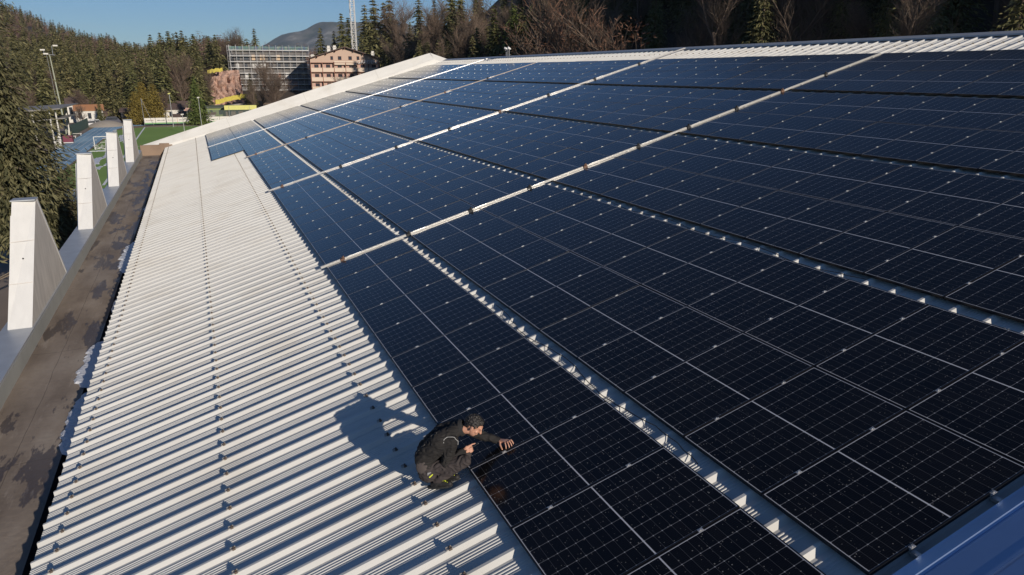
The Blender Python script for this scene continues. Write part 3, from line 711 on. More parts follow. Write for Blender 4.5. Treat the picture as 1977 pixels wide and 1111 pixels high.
b = MB(); caps(b, wrR-(wrR-elR).normalized()*.045, wrR-(wrR-elR).normalized()*.008, .043, .040); caps(b, wrL-(wrL-elL).normalized()*.045, wrL-(wrL-elL).normalized()*.008, .040, .037)
for p0 in (wrR, wrL): pass
ck = b
# collar with stand-up back, hood roll
b2 = MB(); ax = (Hc-nb_).normalized(); q1 = lt; q2 = ax.cross(q1)
for i in range(22):
    a0, a1 = math.pi*(.62)+i/22*math.pi*1.75, math.pi*(.62)+(i+1)/22*math.pi*1.75
    c0 = nb_+ax*.035+q1*math.cos(a0)*.078+q2*math.sin(a0)*.074; c1 = nb_+ax*.035+q1*math.cos(a1)*.078+q2*math.sin(a1)*.074; caps(b2, c0, c1, .020, .020, 8, 2); caps(b2, c0+ax*.024, c1+ax*.024, .013, .013, 8, 2)
loc(fuse(b2, 'collar', cmat('collar_fleece', (.016, .016, .017), (.035, .034, .034)), man, .006, 3))
# grey piping: armhole arc and back seam
def rayout(pts, r_, name, mat, vis=.004):
    from mathutils.bvhtree import BVHTree
    me = jk.data; tr = BVHTree.FromPolygons([v.co for v in me.vertices], [tuple(p.vertices) for p in me.polygons]); out = []
    for p in pts:
        h, n_, i, d = tr.find_nearest(Vector(p)); out.append(h+n_*vis)
    bb = MB()
    for a_, c_ in zip(out[:-1], out[1:]): caps(bb, a_, c_, r_, r_, 6, 2)
    o = bb.build(name, mat, man, True); o.location = -PB; return o
PIP = flat('grey_piping', (.36, .36, .35), .6)
arc = []
for i in range(15):
    a = math.radians(-75+i*15); rd = (shR-elR).normalized(); cc = shR-rd*.015+lt*.03
    arc.append(cc+fh*math.cos(a)*.095+rd*math.sin(a)*.085+lt*.04)
rayout([shR+lt*.03+(-fh)*.085*math.cos(R(200-i*17))+up*.075*math.sin(R(200-i*17)) for i in range(13)], .0034, 'piping', PIP)
rayout([lum.lerp(che, i/9)+lt*.11-fh*.06+up*(.05) for i in range(12)], .0022, 'piping', flat('dark_piping', (.16, .15, .14), .7))
# belt pouch panel and hem
b = MB(); ell(b, lum.lerp(pel, .35)+lt*.165-fh*.02, lt*.026, fh*.06-up*.03, up*.10+fh*.03)
loc(fuse(b, 'side_panel', cmat('grey_side_panel', (.055, .045, .042), (.10, .085, .08)), man, .008, 2, cloth(.004)))
b = MB(); q = pel+lt*.185+fh*.03+up*.02; b.box(q.x-.02, q.y-.006, q.z-.02, q.x+.02, q.y+.008, q.z+.012); o_ = b.build('buckle', M['alu'], man); o_.location = -PB
b = MB(); caps(b, q+Vector((.0, -.01, -.04)), q+Vector((.03, -.015, -.015)), .008, .006, 8, 2); o_ = b.build('yellow_tab', flat('neon_yellow', (.62, .70, .05), .6), man); o_.location = -PB
# trousers
TR = cmat('charcoal_trousers', (.028, .023, .023), (.066, .055, .054)); b = MB()
for s_ in (-1, 1): caps(b, pel+lt*.08*s_-up*.02, pel+lt*.075*s_+up*.06, .118, .11)
for h_, k_, a_ in ((hpR, knR, anR), (hpL, knL, anL)): caps(b, h_+up*.01, k_, .088, .062); caps(b, k_, k_.lerp(a_, .45)-fh*.015, .060, .058); caps(b, k_.lerp(a_, .45)-fh*.015, a_+up*.005, .058, .046)
loc(fuse(b, 'trousers', TR, man, .0065, 3, cloth(.0075, (13, 13, 18), 3)))
# shoes
SH = cmat('black_shoe', (.012, .012, .013), (.035, .033, .032), .6, 90)
def zroof(x): return x*math.tan(SL)+CROWN/cs
for a_, dr in ((anR, Vector((.80, -.60, 0)).normalized()), (anL, Vector((.70, -.71, 0)).normalized())):
    dr = (dr+Vector((0, 0, dr.x*math.tan(SL)))).normalized(); qd = dr.cross(up).normalized(); z0 = zroof(a_.x)+.004; h0 = Vector((a_.x, a_.y, z0))-dr*.045
    e_ = MB()
    caps(e_, h0+up*.035, h0+dr*.09+up*.036, .034, .036); caps(e_, h0+dr*.09+up*.036, h0+dr*.185+up*.028, .040, .034); caps(e_, h0+dr*.03+up*.03, a_+up*.0, .040, .044); caps(e_, h0+dr*.06+up*.06, h0+dr*.13+up*.045, .03, .026)
    so_ = loc(fuse(e_, 'shoe', SH, man, .006, 3)); e_ = MB()
    n = 14; pts_ = []
    for i in range(n): an = 2*math.pi*i/n; pts_.append(h0+dr*(.075+.145*math.cos(an))+qd*(.043*math.sin(an)*(1.0+.12*math.cos(an))))
    e_.poly([p_-up*.002 for p_ in pts_]+[p_+up*.020 for p_ in pts_], [(i, (i+1) % n, n+(i+1) % n, n+i) for i in range(n)]+[tuple(reversed(range(n))), tuple(range(n, 2*n))])
    sl_ = e_.build('sole', M['dark'], man); sl_.location = -PB
    e_ = MB()
    for k in range(4):
        c0 = h0+dr*(.085+.024*k)+up*(.088-.010*k); caps(e_, c0-qd*.020, c0+qd*.020+dr*.010, .0042, .0042, 6, 2)
    caps(e_, h0+dr*.08+up*.092-qd*.015, h0+dr*.15+up*.068+qd*.012, .004, .004, 6, 2)
    l_ = e_.build('laces', flat('neon_laces', (.62, .70, .05), .6), man); l_.location = -PB
tool = empty('pencil', kr+hd*.03); tag(tool, 'thin dark pencil-like tool held in the crouching man\'s right hand', 'tool')
b = MB(); b.tube((0, 0, 0), hd*.075+Vector((0, 0, .012)), .0035, .003, 8); b.build('shaft', M['dark'], tool); b = MB(); b.tube(hd*.075+Vector((0, 0, .012)), hd*.085+Vector((0, 0, .014)), .003, .0008, 8); b.build('tip', PIP, tool)

# ------------------------------------------------------------------ trees
def conifer(H, Rb, whorls, br, sprays, seed, wq=.42, sag=-.28, lean=0.0, base=0.06, droop=0.35, qs=1.0, shape=0.9):
    """foliage of a spruce: whorls of drooping limbs carrying many small needle sprays; returns quads"""
    g = np.random.default_rng(seed); V = []
    for i in range(whorls):
        t = (i+g.uniform(-.3, .3))/whorls; t = min(max(t, 0), .995)
        z = H*(base+(1-base)*t); rad = Rb*(1-t)**shape*g.uniform(.72, 1.12)+.12
        nb = max(4, int(br*(1-.55*t)))
        for j in range(nb):
            a = 2*math.pi*(j+g.uniform(-.4, .4))/nb + i*1.7; L = rad*g.uniform(.6, 1.15)
            if g.random() < .06: continue
            ca, sa = math.cos(a), math.sin(a); ns = max(3, int(sprays*L/Rb)+2)
            for k in range(ns):
                u = (k+.6+g.uniform(-.3, .3))/ns
                zz = z + L*(.12*u - droop*u*u) + g.normal(0, .04*L)
                side = g.uniform(-1, 1)*.26*L*(1-.35*u)
                px_, py_ = ca*L*u-sa*side, sa*L*u+ca*side
                s_ = qs*(.26+.16*g.random())*(0.45+.55*(1-t))*(1.15-.35*u)
                d = np.array([ca+g.normal(0, .45), sa+g.normal(0, .45), sag+g.normal(0, .3)]); d /= np.linalg.norm(d)
                q = np.cross(d, [g.normal(0, .5), g.normal(0, .5), 1.0]); q /= np.linalg.norm(q)+1e-6
                c = np.array([px_, py_, zz]); w_ = wq
                V += [c-d*s_-q*s_*w_*.5, c-d*s_*.2+q*s_*w_, c+d*s_*1.1, c-d*s_*.1-q*s_*w_]
    V = np.array(V); F = np.arange(len(V)).reshape(-1, 4)
    return V, F
def stick_tree(H, seed, spread=.33, levels=4, nk=5, twigs=900, lean=0.0, start=.25, twl=.55):
    """bare broadleaf: tapering limbs plus a cloud of thin twigs at their ends"""
    rr = random.Random(seed); b = MB(); tips = []
    def grow(p, d, L, r, lv):
        n = 3; q = p
        for i in range(n):
            d = (d+Vector((rr.gauss(0, .10), rr.gauss(0, .10), rr.gauss(.04, .06)))).normalized(); e = q+d*L/n
            b.tube(q, e, r*(1-.28*i/n), r*(1-.28*(i+1)/n), n=5 if lv < 2 else 3, cap=False); 
            if lv < levels and (lv > 0 or i > 0 or start < .2):
                for _ in range(nk if lv < 2 else 3):
                    a = rr.uniform(0, 6.28); sp = rr.uniform(.5, 1.0) if lv else rr.uniform(.35, .9)
                    nd = (d*.9+Vector((math.cos(a), math.sin(a), .25))*sp).normalized()
                    grow(q.lerp(e, rr.random()), nd, L*rr.uniform(.42, .62), r*.42, lv+1)
            if lv >= 2: tips.append((q, e, d))
            q = e
    grow(Vector((0, 0, 0)), Vector((lean, 0, 1)).normalized(), H*.72, H*.016, 0)
    g = np.random.default_rng(seed); V = []
    for _ in range(twigs):
        q, e, d = tips[g.integers(len(tips))]; c = np.array(q.lerp(e, g.random())); dd = np.array(d)+g.normal(0, .55, 3); dd[2] += .15; dd /= np.linalg.norm(dd)
        L = twl*g.uniform(.5, 1.3)*H/12; sd_ = np.cross(dd, g.normal(0, 1, 3)); sd_ /= np.linalg.norm(sd_); wd = .010*H/12*g.uniform(.8, 1.6)
        m_ = c+dd*L*.5+g.normal(0, .05, 3)*L
        V += [c-sd_*wd, c+sd_*wd, m_+sd_*wd*.8, m_-sd_*wd*.8, m_-sd_*wd*.8, m_+sd_*wd*.8, c+dd*L+sd_*wd*.3, c+dd*L-sd_*wd*.3]
    V = np.array(V); F = np.arange(len(V)).reshape(-1, 4)
    return b, V, F
def gh(x, y): return float(height(x, y))
def spruce_proto(name, H, Rb, wh, br, sp, seed, mat, **k):
    e = empty(name); V, F = conifer(H, Rb, wh, br, sp, seed, **k)
    c = link('crown', npmesh('crown', V, F, mat), e)
    b = MB(); b.tube((0, 0, -1.5), (0, 0, H*.5), H*.014+.05, H*.008+.02, 8); b.tube((0, 0, H*.5), (0, 0, H*.98), H*.008+.02, .015, 6)
    t = b.build('trunk', M['bark'], e, True); return e, [c, t]
def bare_proto(name, H, seed, mat, **k):
    e = empty(name); b, V, F = stick_tree(H, seed, **k)
    t = b.build('trunk', M['bark'], e); c = link('twigs', npmesh('twigs', V, F, mat), e); return e, [t, c]
protos = {}
def put(kind, x, y, label, cat, group=None, rz=None, sc=None, z=None, jit=None):
    e, kids, used = protos[kind]
    rr = random.Random(int(x*37+y*91)); rz = rr.uniform(0, 6.28) if rz is None else rz
    s_ = sc if sc else rr.uniform(.8, 1.2)
    scv = (s_*rr.uniform(.9, 1.1), s_*rr.uniform(.9, 1.1), s_)
    zz = gh(x, y)-.2 if z is None else z
    if not used:
        protos[kind][2] = True; e.location = (x, y, zz); e.rotation_euler = (0, 0, rz); e.scale = scv; o = e
    else: o = copy_tree(e, kids, (x, y, zz), rz, scv)
    if 'group' in o: del o['group']
    return tag(o, label, cat, group)
for i in range(4):
    protos['sp%d' % i] = [*spruce_proto('spruce_tree', 17, (3.6, 4.3, 3.1, 4.8)[i], 36, 15, 7, 10+i, M['needle'], qs=2.3, shape=(.8, .9, .75, .85)[i], droop=.3), False]
protos['pine0'] = [*spruce_proto('pine_tree', 15, 3.9, 22, 12, 7, 31, M['needle'], qs=2.2, base=.35, droop=.1, shape=.55), False]
for i in range(2):
    protos['fine%d' % i] = [*spruce_proto('spruce_tree', 17, (3.6, 4.4)[i], 62, 18, 13, 84+i, M['needle'], qs=1.05, wq=.3, sag=-.5, shape=(.8, .9)[i], droop=.35), False]
protos['green'] = [*spruce_proto('spruce_tree', 13, 4.8, 48, 18, 10, 40, M['needle_green'], qs=1.5, base=.03), False]
protos['gold'] = [*spruce_proto('conifer_tree', 11, 3.5, 50, 22, 10, 44, M['larch'], qs=1.15, base=.03, droop=-.15, shape=.5), False]
for i in range(3):
    protos['bare%d' % i] = [*bare_proto('bare_tree', (12, 14, 11)[i], 60+i, M['twig'], twigs=1300, nk=4), False]
M['russet'] = m_leaf('russet_leaves', (0.12, 0.062, 0.038), (0.30, 0.165, 0.11), (0.2, 0.11, 0.07))
e_r, kids_r = bare_proto('beech_tree', 13, 65, M['russet'], twigs=900, nk=3, levels=3); V_, F_ = conifer(13, 4.2, 30, 14, 10, 66, qs=1.1, base=.15, droop=-.35, shape=.35, wq=.3, sag=.3)
g_ = np.random.default_rng(2); c_ = V_.reshape(-1, 4, 3).mean(1); kp = np.array([noise.noise(Vector((a*.5, q*.5, c*.5))) > -.05 for a, q, c in c_]); V_ = V_.reshape(-1, 4, 3)[kp].reshape(-1, 3)
kids_r.append(link('leaves', npmesh('leaves', V_, np.arange(len(V_)).reshape(-1, 4), M['russet']), e_r)); protos['russet'] = [e_r, kids_r, False]
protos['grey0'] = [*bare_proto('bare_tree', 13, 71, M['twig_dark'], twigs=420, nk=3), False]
# the big fir at the left, close to the hall
e = empty('fir_tree', (-12.1, 31.0, GZ-.1)); tag(e, 'big shaggy olive green fir towering at the left edge beside the hall', 'tree')
V, F = conifer(23.0, 4.7, 120, 28, 30, 3, wq=.24, sag=-.6, qs=.8, base=.22, droop=.30, shape=.80)
g_ = np.random.default_rng(9); c_ = V.reshape(-1, 4, 3).mean(1)
keep = np.array([noise.noise(Vector((a*.55, b_*.55, c*.45))) > -.3 for a, b_, c in c_]); V = V.reshape(-1, 4, 3)[keep].reshape(-1, 3); F = np.arange(len(V)).reshape(-1, 4)
link('crown', npmesh('crown', V, F, M['needle_big']), e)
b = MB(); b.tube((0, 0, -.5), (0, 0, 21), .38, .05, 12)
rr = random.Random(4)
b.build('trunk', M['bark'], e, True)
b = MB()
for i in range(70):
    z = rr.uniform(2.5, 18); a = rr.uniform(0, 6.28); L = 4.6*(1-z/23)**.7*rr.uniform(.5, 1.0); b.tube((0, 0, z), (math.cos(a)*L, math.sin(a)*L, z-.25*L), .05, .012, 5)
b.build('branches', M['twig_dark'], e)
b_, V, F = stick_tree(7, 91, twigs=1500, start=.1)
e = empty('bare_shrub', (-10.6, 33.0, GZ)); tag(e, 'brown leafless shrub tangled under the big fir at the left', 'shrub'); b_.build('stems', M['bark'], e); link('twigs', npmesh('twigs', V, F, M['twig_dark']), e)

def azim(pxl, yy=120): return math.atan((pxl-988.5)/(1369.2*.95672-(yy-555.5)*.29101))+R(23.513)
def polar(pxl, D, yy=120):
    a = azim(pxl, yy); return CAM[0]+D*math.sin(a), CAM[1]+D*math.cos(a)
def ztop(pxl, yy, D): return CAM[2]+D*((555.5-yy)*.95672-.29101*1369.2)/math.hypot(pxl-988.5, 1369.2*.95672-(yy-555.5)*.29101)
# single trees one can pick out
def at(kind, pxl, D, label, cat, sc, group=None, z=None):
    x, y = polar(pxl, D, 210); return put(kind, x, y, label, cat, group, sc=sc, z=z)
at('green', 381, 212, 'broad bright green spruce standing alone before the pink rock slope', 'tree', .98)
gold = [(262, 218, .80, 'left one of the three yellowish conifers behind the pitch'), (278, 221, 1.02, 'tallest of the three yellowish conifers behind the pitch'), (300, 219, .98, 'right one of the three yellowish conifers behind the pitch')]
for p_, D, s_, lb in gold: at('gold', p_, D, lb, 'tree', s_, 'yellowish conifers behind the pitch')
at('sp0', 192, 222, 'small dark conifer beside the grey gravel heap at the track end', 'tree', .42)
at('bare0', 150, 214, 'rounded leafless brown bush in front of the white house', 'tree', .42)
at('bare1', 318, 224, 'pale leafless little tree right of the yellowish conifers', 'tree', .55)
at('bare2', 172, 232, 'leafless tree behind the orange roofed house', 'tree', .75)
for k, (p_, D, s_) in enumerate([(505, 246, 1.15), (523, 240, 1.0), (492, 243, .85), (538, 238, .8)]):
    at(('grey0', 'bare1')[k % 2], p_, D, ['tallest bare tree in front of the scaffolded building', 'middle bare tree in front of the scaffolded building', 'left bare tree in front of the scaffolded building', 'right bare tree in front of the scaffolded building'][k], 'tree', s_, 'bare trees before the scaffolding')
at('sp1', 488, 247, 'dark narrow spruce in front of the scaffolding', 'tree', .8)
# forest behind the village: front trees are things, the rest one wood
rr = random.Random(21); cand = []
def skyline(pxl): return float(np.interp(pxl, [30, 60, 110, 150, 200, 260, 290, 330, 360, 400, 440, 470, 500, 620, 650], [50, 54, 66, 74, 82, 86, 86, 68, 64, 72, 76, 74, 80, 82, 80]))
pts = []
tries = 0
while len(pts) < 520 and tries < 30000:
    tries += 1
    pxl = rr.uniform(-60, 470); D = math.sqrt(rr.uniform(236**2, 470**2))
    x, y = polar(pxl, D)
    if 385 < pxl < 470 and D < 330: continue
    if pxl < 30: continue
    if any((x-a)**2+(y-c)**2 < (3.6 if D < 330 else 5.5)**2 for a, c, _, _ in pts): continue
    pts.append((x, y, pxl, D))
pts.sort(key=lambda t: t[3])
def fit_scale(kind_h, x, y, pxl, D, top, lo=.5, hi=1.6):
    # real height limited so that the wood keeps its even top line
    zt = ztop(pxl, top, D); return max(lo, min(hi, (zt-gh(x, y))/kind_h))
stuffV = {}; NUM = []
lowV, lowF = conifer(16, 4.0, 17, 8, 2, 77, qs=4.0)
lowP, _ = conifer(14, 4.2, 13, 8, 3, 78, qs=2.0, base=.2, droop=-.25, shape=.4)
def add_low(key, V, x, y, s_, rz):
    c, n_ = math.cos(rz), math.sin(rz); Q = V*s_; X = Q[:, 0]*c-Q[:, 1]*n_+x; Y = Q[:, 0]*n_+Q[:, 1]*c+y
    stuffV.setdefault(key, []).append(np.stack([X, Y, Q[:, 2]+gh(x, y)], 1))
for i, (x, y, pxl, D) in enumerate(pts):
    # patches of bare wood between the conifers
    nb = noise.noise(Vector((x*.03, y*.03, 1.5)))
    kind = 'bare%d' % (i % 3) if (nb > .58 or i % 13 == 0 or (pxl > 345 and pxl < 440 and i % 2 == 0)) else ('pine0' if i % 5 == 0 else 'sp%d' % (i % 4))
    kh = {'bare0': 12, 'bare1': 14, 'bare2': 11, 'pine0': 15}.get(kind, 17)
    if kind[0] == 'b': kh *= 1.0
    s_ = min(fit_scale(kh, x, y, pxl, D, skyline(pxl)-rr.uniform(-6, 9)), (1.25 if pxl > 300 and kind[0] == 's' else 1.05)*rr.uniform(.7, 1.15))
    if i < 110:
        lb = ('leafless brown tree mixed into the wood behind the village' if kind[0] == 'b' else 'flat topped dark pine in the wood behind the village' if kind[0] == 'p' else 'dark olive spruce in the wood behind the village')
        NUM.append((pxl, lb, put(kind, x, y, lb, 'tree', 'trees of the wood behind the village', sc=s_)))
    else: add_low('bare' if kind[0] == 'b' else 'con', lowP if kind[0] == 'b' else lowV, x, y, s_*.95, rr.uniform(0, 6.28))
for _ in range(420):
    pxl = rr.uniform(-10, 230); D = rr.uniform(430, 1050); x, y = polar(pxl, D); bare = rr.random() < .45
    add_low('bare' if bare else 'con', lowP if bare else lowV, x, y, rr.uniform(.7, 1.0), rr.uniform(0, 6.28))
# far hill woods at the left and beyond the scaffolding
for _ in range(900):
    pxl = rr.uniform(-10, 660); D = rr.uniform(460, 820); x, y = polar(pxl, D)
    if pxl > 330 and rr.random() < .35: continue
    bare = noise.noise(Vector((x*.012, y*.012, 4))) > -.02 or pxl > 470
    s_ = min(rr.uniform(.6, 1.0), (ztop(pxl, skyline(pxl)-rr.uniform(-5, 4), D)-gh(x, y))/15)
    s_ = max(.4, s_); add_low('bare' if bare else 'con', lowP if bare else lowV, x, y, s_, rr.uniform(0, 6.28))
for key, mt_, nm, lb in (('con', M['needle'], 'conifer_wood', 'dense dark conifer wood covering the far slope behind the village'), ('bare', M['twig'], 'bare_wood', 'brownish leafless woods on the far hills under the skyline')):
    V = np.concatenate(stuffV[key]); tag(link(nm, npmesh(nm, V, np.arange(len(V)).reshape(-1, 4), mt_)), lb, 'wood', kind='stuff')
# tall firs that break the skyline left of the scaffolding
for k, (pxl, D, top, kd) in enumerate([(296, 285, 64, 'sp2'), (315, 280, 61, 'sp0'), (331, 275, 56, 'sp1'), (347, 285, 60, 'sp3'), (357, 278, 57, 'sp0'), (378, 282, 62, 'sp1'), (408, 288, 72, 'pine0'), (420, 280, 65, 'sp3'), (443, 300, 70, 'bare2'), (465, 305, 66, 'pine0'), (496, 310, 53, 'sp2'), (480, 312, 73, 'pine0'), (246, 300, 80, 'sp1'), (200, 320, 76, 'sp3')]):
    x, y = polar(pxl, D); kh = {'pine0': 15, 'bare2': 11}.get(kd, 17); zt = ztop(pxl, top, D)
    put(kd, x, y, f'{ORD[k+1] if k < 11 else "far left"} tall tree on the skyline counted from the yellowish conifers' if k < 11 else ['lone dark fir on the skyline above the yellowish conifers', 'dark fir on the skyline above the white house', 'dark fir on the skyline above the gravel heap'][k-11], 'tree', 'tall trees on the skyline', sc=(zt-gh(x, y))/kh)
# right hillside: sunlit conifers and bare trees at the left, dark wood to the right
sing = [(622, 300, 52, 'sp3', 'dark spruce left of the crane above the hotel roof'), (648, 305, 58, 'sp2', 'slim spruce rising just left of the crane mast'), (664, 300, 24, 'sp0', 'tall dark spruce left beside the crane mast'), (677, 306, 30, 'sp1', 'dark spruce directly behind the crane mast'),
        (709, 298, 6, 'sp2', 'pointed spruce right of the crane against the sky'), (726, 292, -14, 'sp0', 'tall spruce at the right end of the open sky'), (716, 286, 40, 'sp3', 'mid green spruce low beside the hotel'), (700, 290, 62, 'sp1', 'light green spruce behind the hotel gable'),
        (742, 240, 92, 'sp1', 'sunlit spruce at the right corner of the hotel'), (728, 285, 58, 'sp2', 'slim sunlit spruce above the hotel corner'), (745, 262, 2, 'sp3', 'dark spruce on the hillside right of the sky'),
        (757, 196, -20, 'sp0', 'tall shaded spruce on the hillside left part'), (778, 190, 25, 'bare0', 'tall sunlit bare tree on the hillside above the gable peak'), (812, 180, -10, 'sp2', 'dark spruce between two sunlit bare trees on the hillside'), (840, 175, 22, 'bare1', 'big pinkish bare tree on the hillside above the gable'),
        (875, 166, -40, 'sp3', 'large sunlit spruce above the peak of the far gable'), (893, 165, -20, 'sp1', 'broad sunlit spruce right of the gable peak'), (792, 178, 72, 'bare2', 'small pale bare tree leaning over the gable slope'), (810, 172, 76, 'sp2', 'small sunlit spruce left of the gable peak'), (827, 172, 78, 'sp0', 'second small sunlit spruce left of the gable peak'),
        (848, 160, 72, 'sp2', 'small bright spruce just right of the gable peak'), (866, 158, 76, 'sp0', 'low bright spruce behind the start of the roof ridge'), (925, 158, 25, 'bare0', 'reddish bare tree left of the ridge lamp frame'), (950, 150, 30, 'bare2', 'high pinkish bare tree above the ridge lamp frame'),
        (992, 142, 6, 'green', 'small bright green fir high on the shaded hillside'), (905, 160, 50, 'bare1', 'grey brown bare tree behind the sunlit spruces')]
for pxl, D, top, kd, lb in sing:
    kh = {'bare0': 12, 'bare1': 14, 'bare2': 11, 'green': 13}.get(kd, 17)
    while D < 300 and (ztop(pxl, top, D)-gh(*polar(pxl, D)))/kh > 1.35: D += 5
    x, y = polar(pxl, D); kh = {'bare0': 12, 'bare1': 14, 'bare2': 11, 'green': 13}.get(kd, 17); ca = math.cos(math.atan((pxl-988.5)/1369.2)); 
    zt = ztop(pxl, top, D); s_ = (zt-gh(x, y))/kh
    put(kd, x, y, lb, 'tree', None, sc=max(.3, s_))
for k in range(130):
    pxl = rr.uniform(715, 1060); D = rr.uniform(175, 292) if pxl < 900 else rr.uniform(110, 200); x, y = polar(pxl, D, 60)
    if pxl < 745 and D < 270: continue
    if gh(x, y) < GZ+2 and D < 255: continue
    if 90 < x+.238*y < 126 and y < 238: continue
    kd = 'sp%d' % (k % 4) if k % 9 else 'bare%d' % (k % 3); lb = 'tall spruce crowding the slope behind the gable peak' if k % 9 else 'pinkish bare tree among the spruces behind the gable peak'
    NUM.append((pxl, lb, put(kd, x, y, lb, 'tree', 'trees on the slope behind the gable peak', sc=rr.uniform(.75, 1.2))))
pts = []; tries = 0
while len(pts) < 150 and tries < 20000:
    tries += 1
    pxl = rr.uniform(745, 2080); a = azim(pxl, 60)
    # distance to the foot of the slope along this direction, then a little way up
    D0 = (47+2.23)/max(.15, math.sin(a)-.02*math.cos(a)); D = D0+rr.uniform(2, 62)**1.0
    x, y = polar(pxl, D)
    if any((x-a_)**2+(y-c)**2 < 16 for a_, c, *_ in pts): continue
    pts.append((x, y, pxl, D))
for i, (x, y, pxl, D) in enumerate(pts):
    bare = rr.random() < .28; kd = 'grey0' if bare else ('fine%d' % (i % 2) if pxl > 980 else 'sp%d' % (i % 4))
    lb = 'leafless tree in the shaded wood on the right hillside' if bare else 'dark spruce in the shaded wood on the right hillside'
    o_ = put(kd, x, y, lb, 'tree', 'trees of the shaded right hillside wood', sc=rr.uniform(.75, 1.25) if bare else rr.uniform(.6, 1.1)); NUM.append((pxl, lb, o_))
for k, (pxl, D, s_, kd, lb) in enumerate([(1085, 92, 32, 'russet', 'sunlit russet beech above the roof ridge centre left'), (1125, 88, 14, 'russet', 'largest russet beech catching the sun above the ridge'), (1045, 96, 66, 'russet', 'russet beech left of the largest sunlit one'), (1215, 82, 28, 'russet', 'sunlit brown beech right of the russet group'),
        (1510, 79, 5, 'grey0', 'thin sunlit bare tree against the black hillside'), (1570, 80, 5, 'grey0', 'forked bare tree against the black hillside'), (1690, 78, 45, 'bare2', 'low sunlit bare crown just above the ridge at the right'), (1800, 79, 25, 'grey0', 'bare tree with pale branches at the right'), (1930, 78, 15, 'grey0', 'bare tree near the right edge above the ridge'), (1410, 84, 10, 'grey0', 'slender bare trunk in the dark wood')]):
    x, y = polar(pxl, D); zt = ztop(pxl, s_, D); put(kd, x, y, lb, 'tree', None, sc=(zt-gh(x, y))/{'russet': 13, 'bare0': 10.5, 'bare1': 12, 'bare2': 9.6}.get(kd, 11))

cnt = {}
for pxl, lb, o in sorted(NUM, key=lambda t: t[0]):
    cnt[lb] = cnt.get(lb, 0)+1; o['label'] = ordw(cnt[lb])+' from the left: '+lb

# ------------------------------------------------------------------ buildings
def frame_at(pxl, D, yaw=0.0):
    x, y = polar(pxl, D, 205 if D < 240 else 130); a = azim(pxl)
    return x, y, -a+yaw
WIN = flat('window_glass', (0.03, 0.035, 0.045), 0.12, var=0.3)
TIMB = flat('larch_boards', (0.48, 0.35, 0.27), 0.75, var=0.15, scale=4, sc3=(1, 1, 6))
PLANK = flat('balcony_boards', (0.62, 0.50, 0.39), 0.7, var=0.12, scale=3)
REDW = flat('red_brown_beams', (0.20, 0.075, 0.045), 0.7, var=0.2)
ROOFM = flat('brown_tiles', (0.10, 0.07, 0.06), 0.8, var=0.25, scale=3)
SHUT = flat('pink_shutter', (0.50, 0.30, 0.25), 0.7, var=0.1)
WALLW = flat('white_wall', (0.62, 0.60, 0.55), 0.85, var=0.12, scale=0.6)
# hotel: local x along the facade, -y towards the pitch, z up
x, y, a = frame_at(667, 262, R(4)); HW = 11.6; HZ = -8.0
ht = empty('hotel', (x, y, HZ), a); tag(ht, 'tall wooden hotel with rows of boarded balconies under a low gable roof', 'hotel')
EV, PK = 16.4, 20.0
b = MB(); b.poly([(-HW, 0, 0), (HW, 0, 0), (HW, 0, EV), (0, 0, PK-.1), (-HW, 0, EV), (-HW, 16, 0), (HW, 16, 0), (HW, 16, EV), (0, 16, PK-.1), (-HW, 16, EV)],
                 [(0, 1, 2, 3, 4), (9, 8, 7, 6, 5), (0, 4, 9, 5), (1, 6, 7, 2)]); b.build('wall', TIMB, ht)
b = MB()
for s_ in (-1, 1):
    b.hexa([(0, -1.6, PK), (s_*(HW+1.4), -1.6, EV-.42), (s_*(HW+1.4), 16.8, EV-.42), (0, 16.8, PK)][::s_] + [(0, -1.6, PK+.28), (s_*(HW+1.4), -1.6, EV-.14), (s_*(HW+1.4), 16.8, EV-.14), (0, 16.8, PK+.28)][::s_])
rf = b.build('roof', ROOFM, ht)
for cx, cy, hh in ((-5.0, 5, 2.2), (-2.9, 6, 1.7), (9.8, 3, 2.0), (-10.6, 4, 1.0)):
    zb = PK-abs(cx)*.31; b = MB(); b.box(cx-.55, cy-.5, zb-.5, cx+.55, cy+.5, zb+hh*.6); b.box(cx-.75, cy-.7, zb+hh*.6, cx+.75, cy+.7, zb+hh*.6+.15); b.box(cx-.45, cy-.4, zb+hh*.6+.15, cx+.45, cy+.4, zb+hh); b.build('chimney', WALLW, rf)
b = MB()
for k in range(9):
    t = (k-4)/4; b.box(t*(HW+.6)-.10, -1.55, PK-abs(t)*(PK-EV+.1)*1.03-.42, t*(HW+.6)+.10, -.01, PK-abs(t)*(PK-EV+.1)*1.03-.12)
b.build('rafter', REDW, ht)['kind'] = 'stuff'
cw = 2*HW/6
